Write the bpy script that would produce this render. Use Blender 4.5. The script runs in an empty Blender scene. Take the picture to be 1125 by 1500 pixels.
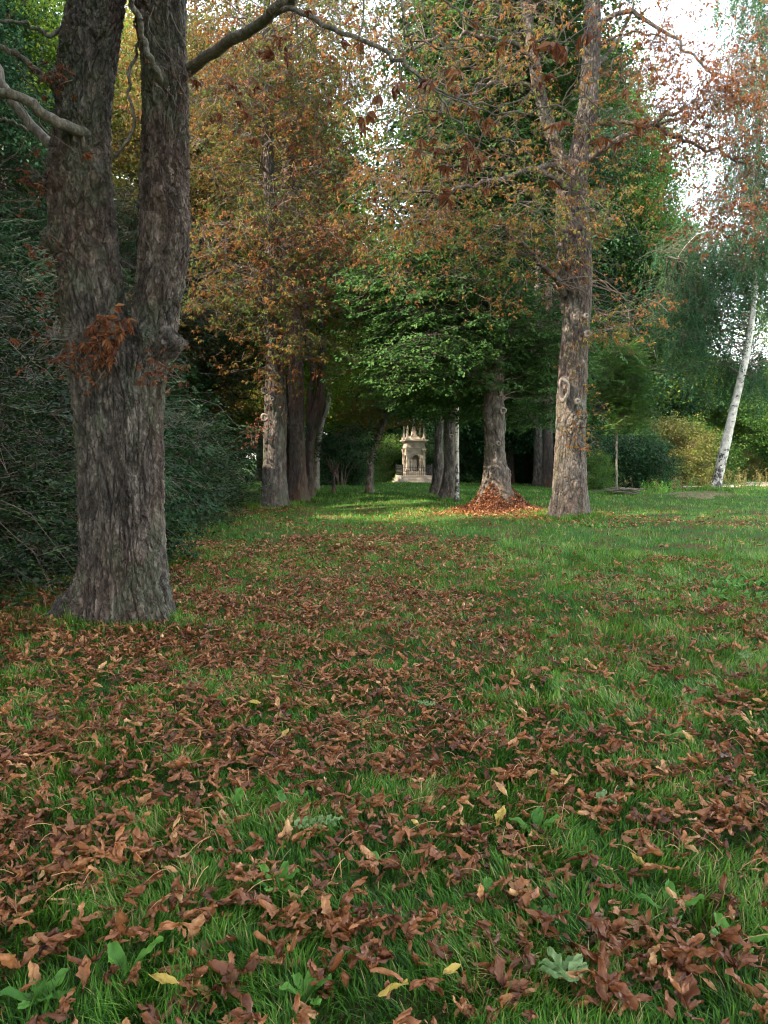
import bpy, math, random
import numpy as np
from mathutils import Vector, Matrix

R_ = math.radians
S = bpy.context.scene
COL = S.collection

# ------------------------------------------------------------------ camera
W, H, F, YH, CZ = 1125.0, 1500.0, 1130.0, 670.0, 1.6
PITCH = math.atan((H / 2 - YH) / F)
cam_d = bpy.data.cameras.new('camera')
cam = bpy.data.objects.new('camera', cam_d)
COL.objects.link(cam)
cam.location = (0, 0, CZ)
cam.rotation_euler = (math.pi / 2 - PITCH, 0, 0)
cam_d.sensor_fit = 'VERTICAL'
cam_d.sensor_height = 36
cam_d.sensor_width = 27
cam_d.lens = 36 * F / H
cam_d.clip_end = 2000
cam_d.clip_start = 0.05
S.camera = cam

# ------------------------------------------------------------------ light
SUN_EL, SUN_AZ = R_(38), R_(250)         # azimuth measured clockwise from +Y (view direction)
wd = bpy.data.worlds.new('World')
S.world = wd
wd.use_nodes = True
nt = wd.node_tree
sky = nt.nodes.new('ShaderNodeTexSky')
sky.sky_type = 'NISHITA'
sky.sun_disc = False
sky.sun_elevation = SUN_EL
sky.sun_rotation = SUN_AZ
sky.dust_density = 0.4
sky.air_density = 1.3
bg = nt.nodes['Background']
bg.inputs[1].default_value = 0.15
hs_ = nt.nodes.new('ShaderNodeHueSaturation')       # thin high cloud: the blue of the clear sky washed out
hs_.inputs['Saturation'].default_value = 0.42
nt.links.new(sky.outputs[0], hs_.inputs['Color'])
nt.links.new(hs_.outputs[0], bg.inputs[0])
sd = bpy.data.lights.new('sun', 'SUN')
sun = bpy.data.objects.new('sun', sd)
COL.objects.link(sun)
sd.energy = 2.4
sd.angle = R_(0.5)
sd.color = (1.0, 0.86, 0.68)
SDIR = Vector((math.sin(SUN_AZ) * math.cos(SUN_EL), math.cos(SUN_AZ) * math.cos(SUN_EL), math.sin(SUN_EL)))
sun.rotation_euler = SDIR.to_track_quat('Z', 'Y').to_euler()
S.view_settings.view_transform = 'Standard'
S.view_settings.look = 'None'
S.view_settings.gamma = 1
S.view_settings.exposure = 3.08
cy = S.cycles
cy.max_bounces = 5
cy.diffuse_bounces = 3
cy.glossy_bounces = 1
cy.transmission_bounces = 3
cy.transparent_max_bounces = 2
cy.caustics_reflective = False
cy.caustics_refractive = False
cy.use_denoising = True
cy.filter_width = 1.1
cy.sample_clamp_indirect = 4

rng = np.random.default_rng(11)
random.seed(5)

# ------------------------------------------------------------------ pixel helper: a pixel of the photograph and a depth give a point
def at(px, py, Y):
    cx, cyy = (px - W / 2) / F, (H / 2 - py) / F
    d = Vector((cx, math.cos(PITCH) + cyy * math.sin(PITCH), -math.sin(PITCH) + cyy * math.cos(PITCH)))
    t = Y / d.y
    return np.array((d.x * t, Y, CZ + d.z * t))

# ------------------------------------------------------------------ noise
_P = np.random.default_rng(3).permutation(256)
_P = np.concatenate([_P, _P, _P])
_V = np.random.default_rng(4).random(256) * 2 - 1
def vnoise(p):
    p = np.asarray(p, dtype=np.float64)
    i = np.floor(p).astype(np.int64)
    f = p - i
    f = f * f * (3 - 2 * f)
    i &= 255
    def h(a, b, c):
        return _V[_P[_P[_P[(i[:, 0] + a) & 255] + ((i[:, 1] + b) & 255)] + ((i[:, 2] + c) & 255)]]
    x, y, z = f[:, 0], f[:, 1], f[:, 2]
    def l(a, b, t): return a + (b - a) * t
    return l(l(l(h(0,0,0), h(1,0,0), x), l(h(0,1,0), h(1,1,0), x), y),
             l(l(h(0,0,1), h(1,0,1), x), l(h(0,1,1), h(1,1,1), x), y), z)
def fbm(p, o=4):
    r, a = 0, 1.0
    p = np.asarray(p, dtype=np.float64)
    for k in range(o):
        r = r + a * vnoise(p + 17.3 * k)
        p = p * 2.03
        a *= 0.5
    return r
def worley(p):
    i = np.floor(p).astype(np.int64)
    f1 = np.full(len(p), 9.0); f2 = np.full(len(p), 9.0)
    for a in (-1, 0, 1):
        for b in (-1, 0, 1):
            for c in (-1, 0, 1):
                j = (i + (a, b, c))
                q = j & 255
                h = _P[_P[_P[q[:, 0]] + q[:, 1]] + q[:, 2]]
                fx = (_V[h] + 1) / 2; fy = (_V[(h * 7 + 13) & 255] + 1) / 2; fz = (_V[(h * 31 + 101) & 255] + 1) / 2
                d = np.sqrt((j[:, 0] + fx - p[:, 0])**2 + (j[:, 1] + fy - p[:, 1])**2 + (j[:, 2] + fz - p[:, 2])**2)
                m = d < f1
                f2 = np.where(m, f1, np.minimum(f2, d))
                f1 = np.where(m, d, f1)
    return f1, f2
def sstep(a, b, x):
    t = np.clip((x - a) / (b - a), 0, 1)
    return t * t * (3 - 2 * t)

# ------------------------------------------------------------------ ground shape
def gz(x, y):
    x = np.asarray(x, dtype=np.float64); y = np.asarray(y, dtype=np.float64)
    z = 0.035 * np.sin(x * 0.7 + 1.3) * np.cos(y * 0.45) + 0.03 * np.sin(x * 1.9 + y * 1.1)
    def bump(cx, cyy, r, h, sx=1.0):
        return h * np.exp(-(((x - cx) / (r * sx))**2 + ((y - cyy) / r)**2))
    z = z + bump(12.4, 29.8, 1.25, 0.36, 1.6)      # earth mound under the leaning birch
    z = z + bump(11.0, 35.0, 1.2, 0.12, 1.6)
    z = z + bump(0.2, 43.5, 4.5, 0.14, 1.2)
    z = z + bump(-2.6, 7.8, 0.9, 0.05)
    z = z + bump(3.6, 24.2, 1.6, 0.08)
    z = z + 0.35 * sstep(-4.5, -9.0, x) * sstep(60, 5, y)
    return z
def ground(px, py):
    Y = 1.6 * F / (py - YH)
    for k in range(12):
        p = at(px, py, Y)
        e = p[2] - float(gz(p[0], p[1]))
        Y += e * Y / CZ * 0.7
    return p

# ------------------------------------------------------------------ materials
def new_mat(name):
    m = bpy.data.materials.new(name); m.use_nodes = True
    n = m.node_tree.nodes
    for x in list(n):
        if x.type != 'OUTPUT_MATERIAL' and x.type != 'BSDF_PRINCIPLED': n.remove(x)
    return m, m.node_tree, n['Principled BSDF'] if 'Principled BSDF' in n else None, n['Material Output']
def ramp(t, stops, src):
    r = t.nodes.new('ShaderNodeValToRGB')
    e = r.color_ramp.elements
    while len(e) < len(stops): e.new(0.5)
    for k, (p, c) in enumerate(stops):
        e[k].position = p; e[k].color = (*c, 1)
    t.links.new(src, r.inputs[0])
    return r
def noise(t, scale, detail=4, vec=None, rough=0.55):
    n = t.nodes.new('ShaderNodeTexNoise')
    n.inputs['Scale'].default_value = scale; n.inputs['Detail'].default_value = detail
    n.inputs['Roughness'].default_value = rough
    if vec is not None: t.links.new(vec, n.inputs['Vector'])
    return n
def coords(t, sc=(1, 1, 1), kind='Object'):
    c = t.nodes.new('ShaderNodeTexCoord'); m = t.nodes.new('ShaderNodeMapping')
    m.inputs['Scale'].default_value = sc
    t.links.new(c.outputs[kind], m.inputs[0])
    return m.outputs[0]
def mixc(t, a, b, f, mode='MIX'):
    m = t.nodes.new('ShaderNodeMix'); m.data_type = 'RGBA'; m.blend_type = mode
    for s, v in ((m.inputs[6], a), (m.inputs[7], b), (m.inputs[0], f)):
        if isinstance(v, (tuple, float, int)): s.default_value = (*v, 1) if isinstance(v, tuple) else v
        else: t.links.new(v, s)
    return m.outputs[2]
def leaf_mat(name, stops, trans=0.3, rough=0.55, spec=0.2, objrand=False, veins=False):
    m, t, p, o = new_mat(name)
    a = t.nodes.new('ShaderNodeAttribute'); a.attribute_name = 'rnd'
    src = a.outputs['Fac']
    if objrand:
        oi = t.nodes.new('ShaderNodeObjectInfo'); ma = t.nodes.new('ShaderNodeMath'); ma.operation = 'MULTIPLY_ADD'
        t.links.new(oi.outputs['Random'], ma.inputs[0]); ma.inputs[1].default_value = 0.7
        mb = t.nodes.new('ShaderNodeMath'); mb.operation = 'MULTIPLY'; mb.inputs[1].default_value = 0.3
        t.links.new(src, mb.inputs[0]); t.links.new(mb.outputs[0], ma.inputs[2]); src = ma.outputs[0]
    r = ramp(t, stops, src)
    colr = r.outputs[0]
    if veins:
        v = coords(t); n = noise(t, 38, 5, v)
        rr = ramp(t, [(0.3, (0.62, 0.62, 0.62)), (0.7, (1.25, 1.25, 1.25))], n.outputs['Fac'])
        colr = mixc(t, colr, rr.outputs[0], 1.0, 'MULTIPLY')
    t.links.new(colr, p.inputs['Base Color'])
    p.inputs['Roughness'].default_value = rough
    p.inputs['Specular IOR Level'].default_value = spec
    tr = t.nodes.new('ShaderNodeBsdfTranslucent')
    t.links.new(colr, tr.inputs[0])
    mx = t.nodes.new('ShaderNodeMixShader'); mx.inputs[0].default_value = trans
    t.links.new(p.outputs[0], mx.inputs[1]); t.links.new(tr.outputs[0], mx.inputs[2])
    t.links.new(mx.outputs[0], o.inputs[0])
    return m
def bark_mat(name, c1, c2, c3, lichen=0.0, scale=1.0, bump=0.02, red=0.0):
    m, t, p, o = new_mat(name)
    v = coords(t, (1, 1, 0.4))
    v2 = coords(t, (1, 1, 0.5))
    n1 = noise(t, 9 * scale, 6, v, 0.65)
    n2 = noise(t, 1.1, 3, v2)
    vo = t.nodes.new('ShaderNodeTexVoronoi'); vo.feature = 'DISTANCE_TO_EDGE'; vo.inputs['Scale'].default_value = 20 * scale
    wv = t.nodes.new('ShaderNodeVectorMath'); wv.operation = 'ADD'
    sc = t.nodes.new('ShaderNodeVectorMath'); sc.operation = 'SCALE'; sc.inputs['Scale'].default_value = 0.13
    t.links.new(n1.outputs['Color'], sc.inputs[0]); t.links.new(v, wv.inputs[0]); t.links.new(sc.outputs[0], wv.inputs[1])
    t.links.new(wv.outputs[0], vo.inputs['Vector'])
    r = ramp(t, [(0.3, c1), (0.5, c2), (0.68, c3)], n1.outputs['Fac'])
    vc = t.nodes.new('ShaderNodeTexVoronoi'); vc.inputs['Scale'].default_value = 30 * scale
    t.links.new(wv.outputs[0], vc.inputs['Vector'])
    sv = t.nodes.new('ShaderNodeSeparateColor'); t.links.new(vc.outputs['Color'], sv.inputs[0])
    pl = ramp(t, [(0.0, (0.72, 0.72, 0.73)), (1.0, (1.3, 1.28, 1.25))], sv.outputs[0])
    col = mixc(t, r.outputs[0], pl.outputs[0], 0.8 if lichen else 0.0, 'MULTIPLY')
    if red:
        r2 = ramp(t, [(0.46, (0, 0, 0)), (0.56, (1, 1, 1))], n2.outputs['Fac'])
        mm = t.nodes.new('ShaderNodeMath'); mm.operation = 'MULTIPLY'; mm.inputs[1].default_value = red
        t.links.new(r2.outputs[0], mm.inputs[0])
        col = mixc(t, col, (0.11, 0.045, 0.025), mm.outputs[0])
    if lichen:
        n3 = noise(t, 2.3, 5, v2, 0.7)
        r3 = ramp(t, [(0.5, (0, 0, 0)), (0.6, (1, 1, 1))], n3.outputs['Fac'])
        mm = t.nodes.new('ShaderNodeMath'); mm.operation = 'MULTIPLY'; mm.inputs[1].default_value = lichen
        t.links.new(r3.outputs[0], mm.inputs[0])
        col = mixc(t, col, (0.075, 0.1, 0.06), mm.outputs[0])
    t.links.new(col, p.inputs['Base Color'])
    p.inputs['Roughness'].default_value = 0.85
    p.inputs['Specular IOR Level'].default_value = 0.25
    hs = ramp(t, [(0.0, (0, 0, 0)), (0.16, (1, 1, 1))], vo.outputs['Distance'])
    ad = mixc(t, hs.outputs[0], n1.outputs['Fac'], 0.5)
    b = t.nodes.new('ShaderNodeBump'); b.inputs['Distance'].default_value = bump; b.inputs['Strength'].default_value = 1.0
    t.links.new(ad, b.inputs['Height']); t.links.new(b.outputs[0], p.inputs['Normal'])
    return m
def plain_mat(name, c1, c2, scale, rough=0.8, bump=0.0, bscale=None, metal=0.0):
    m, t, p, o = new_mat(name)
    v = coords(t); n = noise(t, scale, 6, v, 0.65)
    r = ramp(t, [(0.3, c1), (0.7, c2)], n.outputs['Fac'])
    t.links.new(r.outputs[0], p.inputs['Base Color'])
    p.inputs['Roughness'].default_value = rough; p.inputs['Metallic'].default_value = metal
    if bump:
        n2 = noise(t, bscale or scale * 4, 5, v)
        b = t.nodes.new('ShaderNodeBump'); b.inputs['Distance'].default_value = bump
        t.links.new(n2.outputs['Fac'], b.inputs['Height']); t.links.new(b.outputs[0], p.inputs['Normal'])
    return m

BR, OR, OC, OL, GR = (0.07, 0.032, 0.016), (0.19, 0.075, 0.024), (0.27, 0.15, 0.045), (0.13, 0.13, 0.035), (0.05, 0.10, 0.028)
M = {}
M['autumn'] = leaf_mat('autumn_leaves', [(0, BR), (0.18, (0.21, 0.07, 0.022)), (0.42, (0.28, 0.13, 0.035)), (0.56, (0.20, 0.17, 0.04)), (0.72, (0.09, 0.15, 0.03)), (1, GR)], 0.4)
M['rust'] = leaf_mat('rust_leaves', [(0, BR), (0.35, (0.16, 0.055, 0.022)), (0.75, (0.27, 0.10, 0.03)), (0.92, OC), (1, OL)], 0.3)
M['red'] = leaf_mat('red_leaves', [(0, (0.07, 0.025, 0.014)), (0.5, (0.17, 0.06, 0.025)), (1, (0.30, 0.14, 0.05))], 0.35)
M['gold'] = leaf_mat('golden_leaves', [(0, OR), (0.3, (0.2, 0.12, 0.035)), (0.6, (0.22, 0.19, 0.04)), (1, (0.10, 0.15, 0.03))], 0.4)
M['ochre'] = leaf_mat('ochre_leaves', [(0, (0.12, 0.10, 0.035)), (0.35, (0.20, 0.17, 0.05)), (0.6, (0.17, 0.20, 0.04)), (1, (0.08, 0.14, 0.03))], 0.4)
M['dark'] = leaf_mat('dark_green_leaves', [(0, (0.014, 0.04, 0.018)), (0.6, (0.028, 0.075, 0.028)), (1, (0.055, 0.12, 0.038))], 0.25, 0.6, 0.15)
M['mid'] = leaf_mat('mid_green_leaves', [(0, (0.018, 0.055, 0.016)), (0.55, (0.045, 0.115, 0.026)), (1, (0.095, 0.18, 0.04))], 0.35, 0.6, 0.15)
M['green'] = leaf_mat('green_leaves', [(0, (0.035, 0.09, 0.02)), (0.6, (0.08, 0.18, 0.03)), (1, (0.18, 0.25, 0.04))], 0.4)
M['lime'] = leaf_mat('yellow_green_leaves', [(0, (0.07, 0.15, 0.02)), (0.5, (0.16, 0.27, 0.03)), (1, (0.3, 0.32, 0.04))], 0.45)
M['birch'] = leaf_mat('birch_leaves', [(0, (0.02, 0.07, 0.03)), (0.6, (0.045, 0.12, 0.05)), (1, (0.13, 0.2, 0.05))], 0.35, .6, .12)
M['privet'] = leaf_mat('privet_leaves', [(0, (0.006, 0.018, 0.007)), (0.7, (0.017, 0.044, 0.012)), (1, (0.06, 0.115, 0.03))], 0.2, 0.55, 0.22)  # privet green with the left hedge's shade darkened into the colour
M['litter'] = leaf_mat('fallen_brown_leaves', [(0, (0.068, 0.022, 0.009)), (0.38, (0.20, 0.068, 0.023)), (0.78, (0.36, 0.145, 0.050)), (0.96, (0.55, 0.32, 0.14)), (1, (0.55, 0.40, 0.08))], 0.12, 0.5, 0.4, veins=True)
M['litter_obj'] = leaf_mat('fallen_brown_leaf', [(0, (0.068, 0.022, 0.009)), (0.38, (0.20, 0.068, 0.023)), (0.78, (0.36, 0.145, 0.050)), (1, (0.48, 0.25, 0.10))], 0.12, 0.5, 0.4, objrand=True, veins=True)
M['grass'] = leaf_mat('grass_blades', [(0, (0.020, 0.06, 0.010)), (0.4, (0.058, 0.17, 0.016)), (0.82, (0.12, 0.28, 0.025)), (0.95, (0.20, 0.29, 0.05)), (1, (0.38, 0.31, 0.13))], 0.3, 0.5)
M['weed'] = leaf_mat('weed_leaves', [(0, (0.06, 0.17, 0.025)), (1, (0.13, 0.30, 0.045))], 0.3, 0.45)
M['pale'] = leaf_mat('pale_sprig_leaves', [(0, (0.13, 0.22, 0.07)), (1, (0.22, 0.32, 0.12))], 0.2, 0.5)
M['yellow'] = leaf_mat('yellow_leaf', [(0, (0.34, 0.22, 0.04)), (1, (0.42, 0.30, 0.07))], 0.2, 0.5)
M['dry'] = leaf_mat('dry_stalks', [(0, (0.22, 0.17, 0.06)), (1, (0.38, 0.3, 0.12))], 0.3, 0.6)
M['bark_old'] = bark_mat('old_bark', (0.02, 0.017, 0.015), (0.078, 0.066, 0.056), (0.21, 0.18, 0.152), 0.5, 1.0, 0.03, 0.25)
M['bark'] = bark_mat('chestnut_bark', (0.032, 0.026, 0.022), (0.10, 0.083, 0.068), (0.21, 0.178, 0.148), 0.3, 0.8, 0.03, 0.3)
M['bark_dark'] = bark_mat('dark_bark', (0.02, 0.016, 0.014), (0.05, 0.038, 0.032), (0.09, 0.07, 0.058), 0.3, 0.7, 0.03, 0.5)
M['bark_smooth'] = bark_mat('limb_bark', (0.10, 0.088, 0.072), (0.17, 0.15, 0.12), (0.25, 0.22, 0.18), 0.35, 1.3, 0.012)
M['twig'] = plain_mat('twig_bark', (0.07, 0.05, 0.04), (0.15, 0.115, 0.085), 5)
M['cut'] = plain_mat('cut_wood', (0.09, 0.07, 0.055), (0.24, 0.195, 0.155), 14, bump=0.004)
M['stone'] = plain_mat('weathered_sandstone', (0.22, 0.18, 0.135), (0.46, 0.39, 0.30), 3.2, 0.85, 0.01, 18)
M['stone_dark'] = plain_mat('dark_stone_steps', (0.16, 0.14, 0.115), (0.36, 0.31, 0.25), 2.6, 0.85, 0.01, 14)
M['iron'] = plain_mat('black_iron', (0.012, 0.012, 0.013), (0.03, 0.028, 0.026), 10, 0.5, metal=0.3)
M['bronze'] = plain_mat('pale_statue_stone', (0.45, 0.44, 0.4), (0.62, 0.6, 0.55), 9, 0.7)
M['path'] = plain_mat('pale_gravel', (0.3, 0.24, 0.17), (0.5, 0.42, 0.32), 6, 0.95, 0.02, 60)
M['earth'] = plain_mat('bare_earth', (0.05, 0.07, 0.02), (0.17, 0.11, 0.05), 7, 0.95, 0.03, 30)
M['rock'] = plain_mat('grey_rock', (0.22, 0.2, 0.17), (0.4, 0.37, 0.32), 6, 0.9, 0.02, 20)

def birch_bark():
    m, t, p, o = new_mat('birch_bark')
    v = coords(t, (1, 1, 4.5)); n = noise(t, 3.2, 5, v, 0.6)
    v2 = coords(t, (1, 1, 0.8)); n2 = noise(t, 5.5, 5, v2, 0.7)
    c = t.nodes.new('ShaderNodeTexCoord'); s = t.nodes.new('ShaderNodeSeparateXYZ'); t.links.new(c.outputs['Object'], s.inputs[0])
    mr = t.nodes.new('ShaderNodeMapRange'); mr.inputs[1].default_value = 0; mr.inputs[2].default_value = 3.2; mr.inputs[3].default_value = 0.17; mr.inputs[4].default_value = -0.1
    t.links.new(s.outputs[2], mr.inputs[0])
    ad = t.nodes.new('ShaderNodeMath'); ad.operation = 'ADD'
    t.links.new(n2.outputs['Fac'], ad.inputs[0]); t.links.new(mr.outputs[0], ad.inputs[1])
    r1 = ramp(t, [(0.60, (0, 0, 0)), (0.66, (1, 1, 1))], n.outputs['Fac'])
    r2 = ramp(t, [(0.58, (0, 0, 0)), (0.64, (1, 1, 1))], ad.outputs[0])
    mx = mixc(t, r1.outputs[0], r2.outputs[0], 1.0, 'LIGHTEN')
    n3 = noise(t, 9, 3, v2)
    white = ramp(t, [(0.3, (0.28, 0.25, 0.2)), (0.7, (0.58, 0.55, 0.48))], n3.outputs['Fac'])
    col = mixc(t, white.outputs[0], (0.05, 0.04, 0.035), mx)
    t.links.new(col, p.inputs['Base Color']); p.inputs['Roughness'].default_value = 0.7
    b = t.nodes.new('ShaderNodeBump'); b.inputs['Distance'].default_value = 0.02; b.invert = True
    t.links.new(mx, b.inputs['Height']); t.links.new(b.outputs[0], p.inputs['Normal'])
    return m
M['birchbark'] = birch_bark()

def ground_mat():
    m, t, p, o = new_mat('lawn_soil')
    v = coords(t)
    n1 = noise(t, 0.9, 5, v, 0.6)
    n2 = noise(t, 26, 5, v, 0.7)
    n3 = noise(t, 9, 4, v, 0.7)
    g = ramp(t, [(0.3, (0.022, 0.055, 0.012)), (0.7, (0.06, 0.14, 0.025))], n2.outputs['Fac'])
    b = ramp(t, [(0.3, (0.05, 0.028, 0.015)), (0.7, (0.16, 0.08, 0.04))], n2.outputs['Fac'])
    ad = t.nodes.new('ShaderNodeMath'); ad.operation = 'MULTIPLY_ADD'; ad.inputs[1].default_value = 0.4
    t.links.new(n3.outputs['Fac'], ad.inputs[0]); t.links.new(n1.outputs['Fac'], ad.inputs[2])
    f = ramp(t, [(0.66, (0, 0, 0)), (0.84, (1, 1, 1))], ad.outputs[0])
    s = t.nodes.new('ShaderNodeSeparateXYZ'); t.links.new(v, s.inputs[0])
    mr = t.nodes.new('ShaderNodeMapRange'); mr.inputs[1].default_value = 22; mr.inputs[2].default_value = 33; mr.inputs[3].default_value = 1.0; mr.inputs[4].default_value = 0.12
    t.links.new(s.outputs[1], mr.inputs[0])
    mm = t.nodes.new('ShaderNodeMath'); mm.operation = 'MULTIPLY'
    t.links.new(f.outputs[0], mm.inputs[0]); t.links.new(mr.outputs[0], mm.inputs[1])
    c = mixc(t, g.outputs[0], b.outputs[0], mm.outputs[0])
    t.links.new(c, p.inputs['Base Color']); p.inputs['Roughness'].default_value = 0.95
    p.inputs['Specular IOR Level'].default_value = 0.1
    bp = t.nodes.new('ShaderNodeBump'); bp.inputs['Distance'].default_value = 0.05
    t.links.new(n2.outputs['Fac'], bp.inputs['Height']); t.links.new(bp.outputs[0], p.inputs['Normal'])
    return m
M['ground'] = ground_mat()

# ------------------------------------------------------------------ mesh building
def mk(name, V, faces, mats, parent=None, rnd=None, midx=None, smooth=False, loc=None):
    """faces: list of arrays (n,k). One mesh object."""
    me = bpy.data.meshes.new(name)
    V = np.asarray(V, dtype=np.float32)
    faces = [np.asarray(f, dtype=np.int32) for f in faces if len(f)]
    nl = sum(f.size for f in faces); nf = sum(len(f) for f in faces)
    me.vertices.add(len(V)); me.vertices.foreach_set('co', V.ravel())
    me.loops.add(nl); me.polygons.add(nf)
    me.loops.foreach_set('vertex_index', np.concatenate([f.ravel() for f in faces]))
    tot = np.concatenate([np.full(len(f), f.shape[1], np.int32) for f in faces])
    st = np.concatenate([[0], np.cumsum(tot)[:-1]]).astype(np.int32)
    me.polygons.foreach_set('loop_start', st)
    if midx is not None: me.polygons.foreach_set('material_index', np.asarray(midx, np.int32))
    me.polygons.foreach_set('use_smooth', np.full(nf, smooth, bool))
    if rnd is not None:
        a = me.attributes.new('rnd', 'FLOAT', 'FACE'); a.data.foreach_set('value', np.asarray(rnd, np.float32))
    me.update(calc_edges=True)
    for m in (mats if isinstance(mats, (list, tuple)) else [mats]): me.materials.append(m)
    o = bpy.data.objects.new(name, me); COL.objects.link(o)
    if parent is not None: o.parent = parent
    if loc is not None: o.location = loc
    return o
def tag(o, label=None, cat=None, group=None, kind=None):
    if label: o['label'] = label
    if cat: o['category'] = cat
    if group: o['group'] = group
    if kind: o['kind'] = kind
    return o
def empty(name, loc, label, cat, group=None):
    o = bpy.data.objects.new(name, None); COL.objects.link(o)
    o.location = tuple(float(v) for v in loc); o.empty_display_size = 0.3
    return tag(o, label, cat, group)
def copy_tree(root, loc, rz, sc=1.0, label=None):
    c = root.copy(); COL.objects.link(c); c.location = tuple(float(v) for v in loc); c.rotation_euler = (0, 0, rz)
    c.scale = (sc, sc, sc) if not isinstance(sc, tuple) else sc
    if label: c['label'] = label
    for ch in list(root.children):
        d = ch.copy(); COL.objects.link(d); d.parent = c
    return c

class MB:
    """collects geometry of one mesh; world coordinates, local origin subtracted on build"""
    def __init__(s): s.V = []; s.T = []; s.Q = []; s.tr = []; s.qr = []; s.tm = []; s.qm = []; s.n = 0
    def add(s, V, tris=None, quads=None, rnd=0.5, mat=0):
        V = np.asarray(V, dtype=np.float64).reshape(-1, 3)
        for F_, L, RR, MM in ((tris, s.T, s.tr, s.tm), (quads, s.Q, s.qr, s.qm)):
            if F_ is not None and len(F_):
                F_ = np.asarray(F_, dtype=np.int64)
                L.append(F_ + s.n)
                RR.append(np.broadcast_to(np.asarray(rnd, float), (len(F_),)) if np.ndim(rnd) else np.full(len(F_), rnd))
                MM.append(np.full(len(F_), mat))
        s.V.append(V); s.n += len(V)
    def build(s, name, mats, parent=None, smooth=False, origin=None):
        V = np.concatenate(s.V)
        if origin is None and parent is not None: origin = np.array(parent.location)
        if origin is not None: V = V - np.asarray(origin)
        fs = []; r = []; m = []
        if s.T: fs.append(np.concatenate(s.T)); r += s.tr; m += s.tm
        if s.Q: fs.append(np.concatenate(s.Q)); r += s.qr; m += s.qm
        o = mk(name, V, fs, mats, parent, np.concatenate(r), np.concatenate(m), smooth)
        if parent is None and origin is not None: o.location = tuple(float(v) for v in origin)
        return o

def tubes(P, R, k):
    """P (n,m,3), R (n,m) -> verts, quads for n tubes of m rings and k sides"""
    P = np.asarray(P, float); R = np.asarray(R, float)
    n, m, _ = P.shape
    T = np.gradient(P, axis=1); T /= np.linalg.norm(T, axis=2, keepdims=True) + 1e-9
    up = np.where(np.abs(T[..., 2:3]) > 0.9, np.array((1.0, 0.1, 0)), np.array((0, 0.1, 1.0)))
    up = np.broadcast_to(up[:, :1], T.shape)
    A = np.cross(T, up); A /= np.linalg.norm(A, axis=2, keepdims=True) + 1e-9
    B = np.cross(T, A)
    th = np.arange(k) * 2 * math.pi / k
    V = P[:, :, None] + R[:, :, None, None] * (A[:, :, None] * np.cos(th)[:, None] + B[:, :, None] * np.sin(th)[:, None])
    idx = np.arange(n * m * k).reshape(n, m, k)
    a = idx[:, :-1]; b = idx[:, 1:]
    q = np.stack([a, np.roll(a, -1, 2), np.roll(b, -1, 2), b], -1).reshape(-1, 4)
    return V.reshape(-1, 3), q
def spline(pts, n):
    p = np.asarray(pts, float)
    if len(p) < 3:
        t = np.linspace(0, 1, n)[:, None]; return p[0] + (p[-1] - p[0]) * t
    P = np.vstack([2 * p[0] - p[1], p, 2 * p[-1] - p[-2]])
    u = np.linspace(0, len(p) - 1 - 1e-6, n); i = u.astype(int); f = (u - i)[:, None]
    p0, p1, p2, p3 = P[i], P[i + 1], P[i + 2], P[i + 3]
    return 0.5 * ((2 * p1) + (-p0 + p2) * f + (2 * p0 - 5 * p1 + 4 * p2 - p3) * f**2 + (-p0 + 3 * p1 - 3 * p2 + p3) * f**3)
def limb(mb, pts, r0, r1, k=10, n=26, mat=0, wob=0.0, lumpy=0.035, seed=0):
    P = spline(pts, n)
    if wob:
        P = P + wob * np.stack([vnoise(np.c_[np.arange(n) * 0.45 + seed * 7, np.full(n, 3.1 * a), np.zeros(n)]) for a in (1, 2, 3)], 1) * np.linspace(0, 1, n)[:, None]
    t = np.linspace(0, 1, n)
    R = (r0 + (r1 - r0) * t**0.8) * (1 + lumpy * vnoise(np.c_[np.arange(n) * 0.9, np.full(n, seed * 1.7), np.zeros(n)]))
    V, q = tubes(P[None], R[None], k)
    mb.add(V, quads=q, mat=mat)
    return P

def rotmats(yaw, pitch, roll):
    cy_, sy, cp, sp, cr, sr = np.cos(yaw), np.sin(yaw), np.cos(pitch), np.sin(pitch), np.cos(roll), np.sin(roll)
    z = np.zeros_like(cy_); o = np.ones_like(cy_)
    Rz = np.stack([np.stack([cy_, -sy, z], -1), np.stack([sy, cy_, z], -1), np.stack([z, z, o], -1)], -2)
    Ry = np.stack([np.stack([cp, z, sp], -1), np.stack([z, o, z], -1), np.stack([-sp, z, cp], -1)], -2)
    Rx = np.stack([np.stack([o, z, z], -1), np.stack([z, cr, -sr], -1), np.stack([z, sr, cr], -1)], -2)
    return Rz @ Ry @ Rx

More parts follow.
